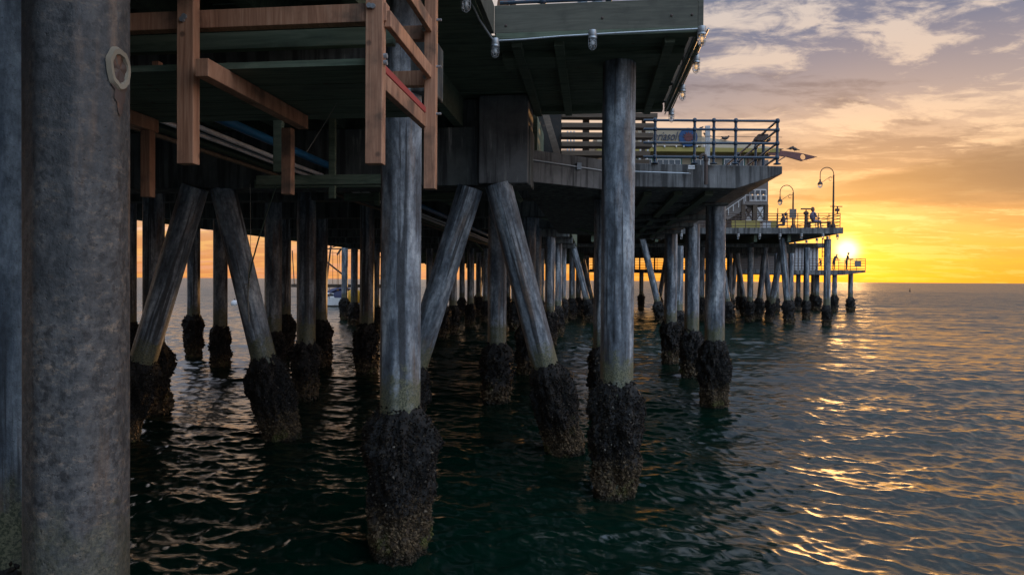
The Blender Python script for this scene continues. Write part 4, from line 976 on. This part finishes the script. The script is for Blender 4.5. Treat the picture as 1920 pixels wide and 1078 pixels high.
# ---------------------------------------------------------------- people
def person(label, joints, radii, edges, mt, loc, rz=0., scale=1., extra=()):
    """joints: dict name->(x,y,z) ; skin-modifier body"""
    names = list(joints); me = bpy.data.meshes.new('person')
    me.from_pydata([joints[n_] for n_ in names], [(names.index(a), names.index(b_)) for a, b_ in edges], [])
    o = bpy.data.objects.new('person', me); C.objects.link(o); o.location = loc; o.rotation_euler = (0, 0, rz); o.scale = (scale,) * 3
    md = o.modifiers.new('skin', 'SKIN'); sv_ = me.skin_vertices[0].data
    for i, n_ in enumerate(names):
        r_ = radii[n_]; sv_[i].radius = (r_, r_) if not hasattr(r_, '__len__') else r_; sv_[i].use_root = (n_ == 'pelvis')
    sb = o.modifiers.new('sub', 'SUBSURF'); sb.levels = 1; sb.render_levels = 2; md.use_smooth_shade = True
    me.materials.append(M[mt]); tag(o, label, 'person', 'people on the pier')
    WM[o.name] = Matrix.Translation(Vector(loc)) @ Matrix.Rotation(rz, 4, 'Z') @ Matrix.Scale(scale, 4)
    for nm, c_, rx, ry, rz__, m2 in extra:
        b = MB(); b.ell(WM[o.name] @ Vector(c_), rx, ry, rz__, 10, 7); b.build(nm, M[m2], o, smooth=True)
    return o
RD = dict(pelvis=(.14, .11), waist=(.13, .10), chest=(.17, .12), neck=.055, head=.095, crown=.08, sL=.07, sR=.07, eL=.045, eR=.045, wL=.03, wR=.03, fL=.035, fR=.035, hL=.09, hR=.09, kL=.06, kR=.06, aL=.042, aR=.042, tL=.04, tR=.04)
ED = [('pelvis', 'waist'), ('waist', 'chest'), ('chest', 'neck'), ('neck', 'head'), ('head', 'crown'), ('chest', 'sL'), ('chest', 'sR'), ('sL', 'eL'), ('sR', 'eR'), ('eL', 'wL'), ('eR', 'wR'), ('wL', 'fL'), ('wR', 'fR'), ('pelvis', 'hL'), ('pelvis', 'hR'), ('hL', 'kL'), ('hR', 'kR'), ('kL', 'aL'), ('kR', 'aR'), ('aL', 'tL'), ('aR', 'tR')]
def stand(lean=0., arm=.3):   # faces +x
    l = lean
    return dict(pelvis=(0, 0, .95), waist=(l * .3, 0, 1.12), chest=(l * .8, 0, 1.36), neck=(l * 1.2, 0, 1.52), head=(l * 1.5 + .02, 0, 1.63), crown=(l * 1.5 + .02, 0, 1.72), sL=(l, .2, 1.42), sR=(l, -.2, 1.42),
                eL=(l + .05, .24, 1.14), eR=(l + .05, -.24, 1.14), wL=(l + arm, .18, 1.10), wR=(l + arm, -.18, 1.12), fL=(l + arm + .1, .15, 1.12), fR=(l + arm + .1, -.15, 1.14),
                hL=(0, .1, .88), hR=(0, -.1, .88), kL=(.03, .11, .5), kR=(.02, -.11, .5), aL=(-.01, .11, .08), aR=(-.03, -.12, .08), tL=(.14, .12, .04), tR=(.12, -.13, .04))
def sit(lean=.1, arm=.3, h=.45):
    l = lean
    return dict(pelvis=(0, 0, h + .1), waist=(l * .3, 0, h + .26), chest=(l * .8, 0, h + .48), neck=(l * 1.2, 0, h + .64), head=(l * 1.5 + .03, 0, h + .75), crown=(l * 1.5 + .02, 0, h + .84), sL=(l, .2, h + .54), sR=(l, -.2, h + .54),
                eL=(l + .1, .25, h + .28), eR=(l + .1, -.25, h + .28), wL=(l + arm, .18, h + .22), wR=(l + arm, -.18, h + .24), fL=(l + arm + .1, .15, h + .24), fR=(l + arm + .1, -.15, h + .26),
                hL=(.06, .1, h + .06), hR=(.06, -.1, h + .06), kL=(.44, .13, h + .06), kR=(.44, -.13, h + .06), aL=(.46, .13, .08), aR=(.46, -.13, .08), tL=(.6, .14, .04), tR=(.6, -.14, .04))
q = lpx(1587, vLP + .6); person('person in a cap standing at the low platform railing, leaning forward', stand(.1, .42), RD, ED, 'cloth1', q, R(-10), 1.0, [('cap', (.18, 0, 1.74), .13, .11, .06, 'brown')])
q = lpx(1563, vLP + .7); person('person leaning over the low platform railing beside the sunlit pile', stand(.28, .4), RD, ED, 'cloth1', q, R(20), .95)
q = lpx(1540, vLP + .9); person('person seated low on the platform left of the sunlit pile', sit(.1, .25), RD, ED, 'cloth1', q, R(160), .95)
q = fpx(1470, vT + 1.0); person('seated person facing left behind the far deck railing below the sign board', sit(.05, .35, .2), RD, ED, 'cloth1', q, R(180), 1.0, [('hair', (-.1, 0, 1.0), .1, .11, .12, 'cloth1')])
q = fpx(1524, vT + 1.0); person('long-haired person sitting sideways by the coin telescope on the far deck', sit(.0, .3, .42), RD, ED, 'cloth2', q, R(10), 1.08, [('hair', (-.02, 0, 1.22), .13, .12, .17, 'brown'), ('coat', (-.02, 0, .78), .2, .22, .3, 'cloth2')])
q = fpx(1533, vT + 1.0); bn = thing('bench', 'dark bench under the long-haired person on the far deck', 'bench', q)
MB().ub(*(lambda u, v: (u - .7, u + .9, v - .2, v + .25))(*touv(q)), zf + .38, zf + .44).build('seat', M['slat'], bn)
for dx_ in (-.55, .75): u, v = touv(q); MB().ub(u + dx_ - .05, u + dx_ + .05, v - .18, v + .22, zf, zf + .379).build('leg', M['iron'], bn)
q = uv(-1.0, V0 + .45, 6.2); d_ = touv(at(950, 10, 9.3))
person('person in brown sitting behind the upper platform fascia, only lap and arm showing', sit(.15, .35, .3), RD, ED, 'brown', uv(d_[0] - .1, d_[1], 6.2), R(10), 1.0)
d_ = touv(at(1106, 8, 9.6)); person('person in pale jeans standing behind the upper platform railing, legs showing', stand(0, .1), RD, ED, 'jeans', uv(d_[0], d_[1], 6.2), R(90), 1.0)
d_ = touv(at(1228, 8, 9.7)); u, v = d_
ct = thing('wire_cart', 'white wire cart parked behind the upper platform railing', 'cart', uv(u, v, 6.2), -YAW)
b = MB()
for k in range(12): uu = u - .28 + k * .052; b.tube([uv(uu, v, 6.5), uv(uu + .02, v, 6.95)], .004, 5)
for z in (6.5, 6.6, 6.7, 6.82, 6.95): b.tube([uv(u - .3, v, z), uv(u + .32, v, z)], .005, 5); b.tube([uv(u - .3, v + .35, z), uv(u + .32, v + .35, z)], .005, 5)
b.build('basket', M['white'], ct)
for du in (-.25, .25):
    c_ = uv(u + du, v + .1, 6.27); b = MB(); b.tube([c_ - Qv * .015, c_ + Qv * .015], .07, 14); b.build('wheel', M['iron'], ct); b = MB(); b.bar(c_, c_ + Zv * .24, .02, .02); b.build('frame_leg', M['galv'], ct)
# ---------------------------------------------------------------- birds on the roof
def bird(px, py, s_, label, flip=1):
    q = at(px, py, YB - .5); root = thing('bird', label, 'bird', q, 0, 'birds perched on the restaurant roof')
    b = MB(); Mx = Matrix.Rotation(R(-20 * flip), 3, 'Y'); b.ell(q + Zv * .1 * s_, .16 * s_, .08 * s_, .085 * s_, 10, 7, Mx)
    b.ell(q + Vector((.14 * flip, 0, .19)) * s_, .05 * s_, .045 * s_, .05 * s_, 8, 6)
    b.tube([q + Vector((.17 * flip, 0, .19)) * s_, q + Vector((.24 * flip, 0, .18)) * s_], [.014 * s_, .003], 5)
    b.tube([q + Vector((-.1 * flip, 0, .08)) * s_, q + Vector((-.3 * flip, 0, .03)) * s_], [.045 * s_, .012 * s_], 6)
    b.build('body', M['feather'], root, smooth=True)
    b = MB(); b.tube([q + Vector((0, .03, .05)) * s_, q + Vector((0, .03, -.06))], .008, 5); b.tube([q + Vector((0, -.03, .05)) * s_, q + Vector((0, -.03, -.06))], .008, 5); b.build('legs', M['feather'], root)
bird(1314, 243, 1.0, 'upright dark bird on the corner of the sign parapet', 1)
bird(1325, 257, 1.4, 'plump bird on the roof just right of the sign parapet', -1)
bird(1361, 263, 1.5, 'hunched bird halfway down the roof slope', 1)
bird(1356, 261, .9, 'small bird close beside the hunched one on the roof slope', -1)
bird(1483, 281, 1.2, 'left bird of the pair perched by the pointed roof tip', 1)
bird(1490, 283, 1.4, 'right bird of the pair perched by the pointed roof tip', -1)
# ---------------------------------------------------------------- boat, landing, buoys
qb = atz(632, 575, 0); bo = thing('motor_boat', 'small white cabin boat with navy canopy moored beyond the piles', 'boat', qb)
def hull():
    n = 14; secs = []
    for i in range(n + 1):
        t_ = i / n; x = -2.6 + 5.4 * t_; bw = 1.1 * (1 - max(0, t_ - .55) ** 2 * 4.6); dk = .85 + .25 * t_; kl = -.25 + .45 * max(0, t_ - .7) ** 1.5
        bw = max(bw, .03)
        secs.append([(x, -bw, dk), (x, -bw * .9, .2), (x, 0, kl), (x, bw * .9, .2), (x, bw, dk)])
    vs = [p for s_ in secs for p in s_]; fs = [(i * 5 + k, i * 5 + k + 1, (i + 1) * 5 + k + 1, (i + 1) * 5 + k) for i in range(n) for k in range(4)]
    fs += [(i * 5, (i + 1) * 5, (i + 1) * 5 + 4, i * 5 + 4) for i in range(n)] + [(0, 1, 2, 3, 4)]
    RM = Matrix.Rotation(R(-158), 3, 'Z'); return [qb + RM @ Vector(p) for p in vs], fs
RMb = Matrix.Rotation(R(-158), 3, 'Z')
b = MB(); b.add(*hull()); b.build('hull', M['white'], bo)
def bxl(mb, x0, x1, y0, y1, z0, z1): mb.hexa([qb + RMb @ Vector((x, y, z)) for z in (z0, z1) for x, y in ((x0, y0), (x1, y0), (x1, y1), (x0, y1))]); return mb
bxl(MB(), .2, 1.9, -.75, .75, .92, 1.5).build('cabin', M['white'], bo, bevel=.1)
bxl(MB(), .5, 1.8, -.77, .77, 1.15, 1.38).build('cabin_window', M['glass'], bo)
b = MB(); pts = [Vector((x, 0, 1.05 + .95 * math.sin(math.pi * (x + 2.3) / 3.4) ** .5)) for x in np.linspace(-2.3, 1.1, 10)]
vs = [qb + RMb @ Vector((p.x, s_ * .9, p.z)) for p in pts for s_ in (-1, 1)] + [qb + RMb @ Vector((p.x, s_ * .9, p.z - .05)) for p in pts for s_ in (-1, 1)]
k2 = 20; fs = [(2 * i, 2 * i + 1, 2 * i + 3, 2 * i + 2) for i in range(9)] + [(k2 + 2 * i + 2, k2 + 2 * i + 3, k2 + 2 * i + 1, k2 + 2 * i) for i in range(9)] + [(2 * i, 2 * i + 2, k2 + 2 * i + 2, k2 + 2 * i) for i in range(9)] + [(2 * i + 3, 2 * i + 1, k2 + 2 * i + 1, k2 + 2 * i + 3) for i in range(9)]
b.add(vs, fs); b.ell(qb + RMb @ Vector((-.5, 0, 1.25)), 1.75, .95, .85, 16, 10, RMb); b.build('canopy', M['canvas'], bo, smooth=True)
bxl(MB(), -2.75, -2.45, -.3, .3, .1, 1.1).build('outboard_motor', M['cloth1'], bo, bevel=.05)
q = atz(668, 560, .3); b = MB(); qy = at(664, 552, 60); yt = thing('yellow_tarp', 'yellow tarpaulin hump glowing right of the moored boat', 'tarpaulin', (qy.x, 60, 0))
b.ell((qy.x, 60, 1.3), .75, .6, .85, 14, 9); b.build('tarp', M['yellowc'], yt, smooth=True)
b = MB(); b.box(qy.x - 1.0, qy.x + .9, 59.3, 60.7, -.1, .9); b.build('float', M['gwall'], yt, bevel=.08)
ls = thing('boat_landing', 'suspended boat landing walkway with hanging rods and braces beyond the left piles', 'landing', at(640, 535, 54))
MB().box(at(549, 535, 54).x, at(722, 535, 54).x, 53.6, 54.6, at(640, 539, 54).z, at(640, 533, 54).z).build('walkway', M['slat'], ls)
for x0, y0, x1, y1, w_ in ((622, 447, 612, 535, .1), (672, 450, 663, 535, .1), (598, 467, 720, 466, .09), (610, 489, 648, 519, .11), (600, 472, 640, 458, .07), (548, 470, 552, 535, .06), (706, 455, 702, 560, .08), (712, 455, 710, 560, .06), (640, 466, 632, 478, .12), (690, 490, 720, 480, .07), (690, 520, 720, 516, .07)):
    b = MB(); b.bar(at(x0, y0, 53.5), at(x1, y1, 53.5), w_, w_, Pv); b.build('brace_rod', M['iron'], ls)
for x0, y0, x1, y1 in ((624, 470, 624, 532), (633, 475, 632, 545), (637, 470, 634, 545), (597, 473, 632, 474), (645, 471, 700, 471), (700, 540, 720, 540), (618, 540, 618, 560), (652, 538, 652, 575)):
    b = MB(); b.bar(at(x0, y0, 53.2), at(x1, y1, 53.2), .03, .03, Pv); b.build('cable', M['iron'], ls)
q = atz(440, 571, 0); by = thing('mooring_buoy', 'round pale mooring buoy floating left of the roped raking pile', 'buoy', q)
b = MB(); b.ell(q + Zv * .1, .42, .42, .42, 16, 10); b.build('float', M['grey'], by, smooth=True); b = MB(); b.lathe([(.08, .5), (.08, .6), (.04, .68)], q, 10); b.build('mooring_ring', M['iron'], by)
q = atz(1706, 547, 0); q = Vector((q.x, q.y, 0)); by = thing('channel_buoy', 'tiny dark channel buoy alone near the horizon on the right', 'buoy', q)
b = MB(); s_ = q.y / 200; b.lathe([(.28, -.1), (.28, .2), (.14, .4), (.10, 1.1), (.03, 1.2)], q, 10); b.build('marker', M['iron'], by)
# scale check markers end
for o in bpy.data.objects:
    if '_w' in o: del o['_w']
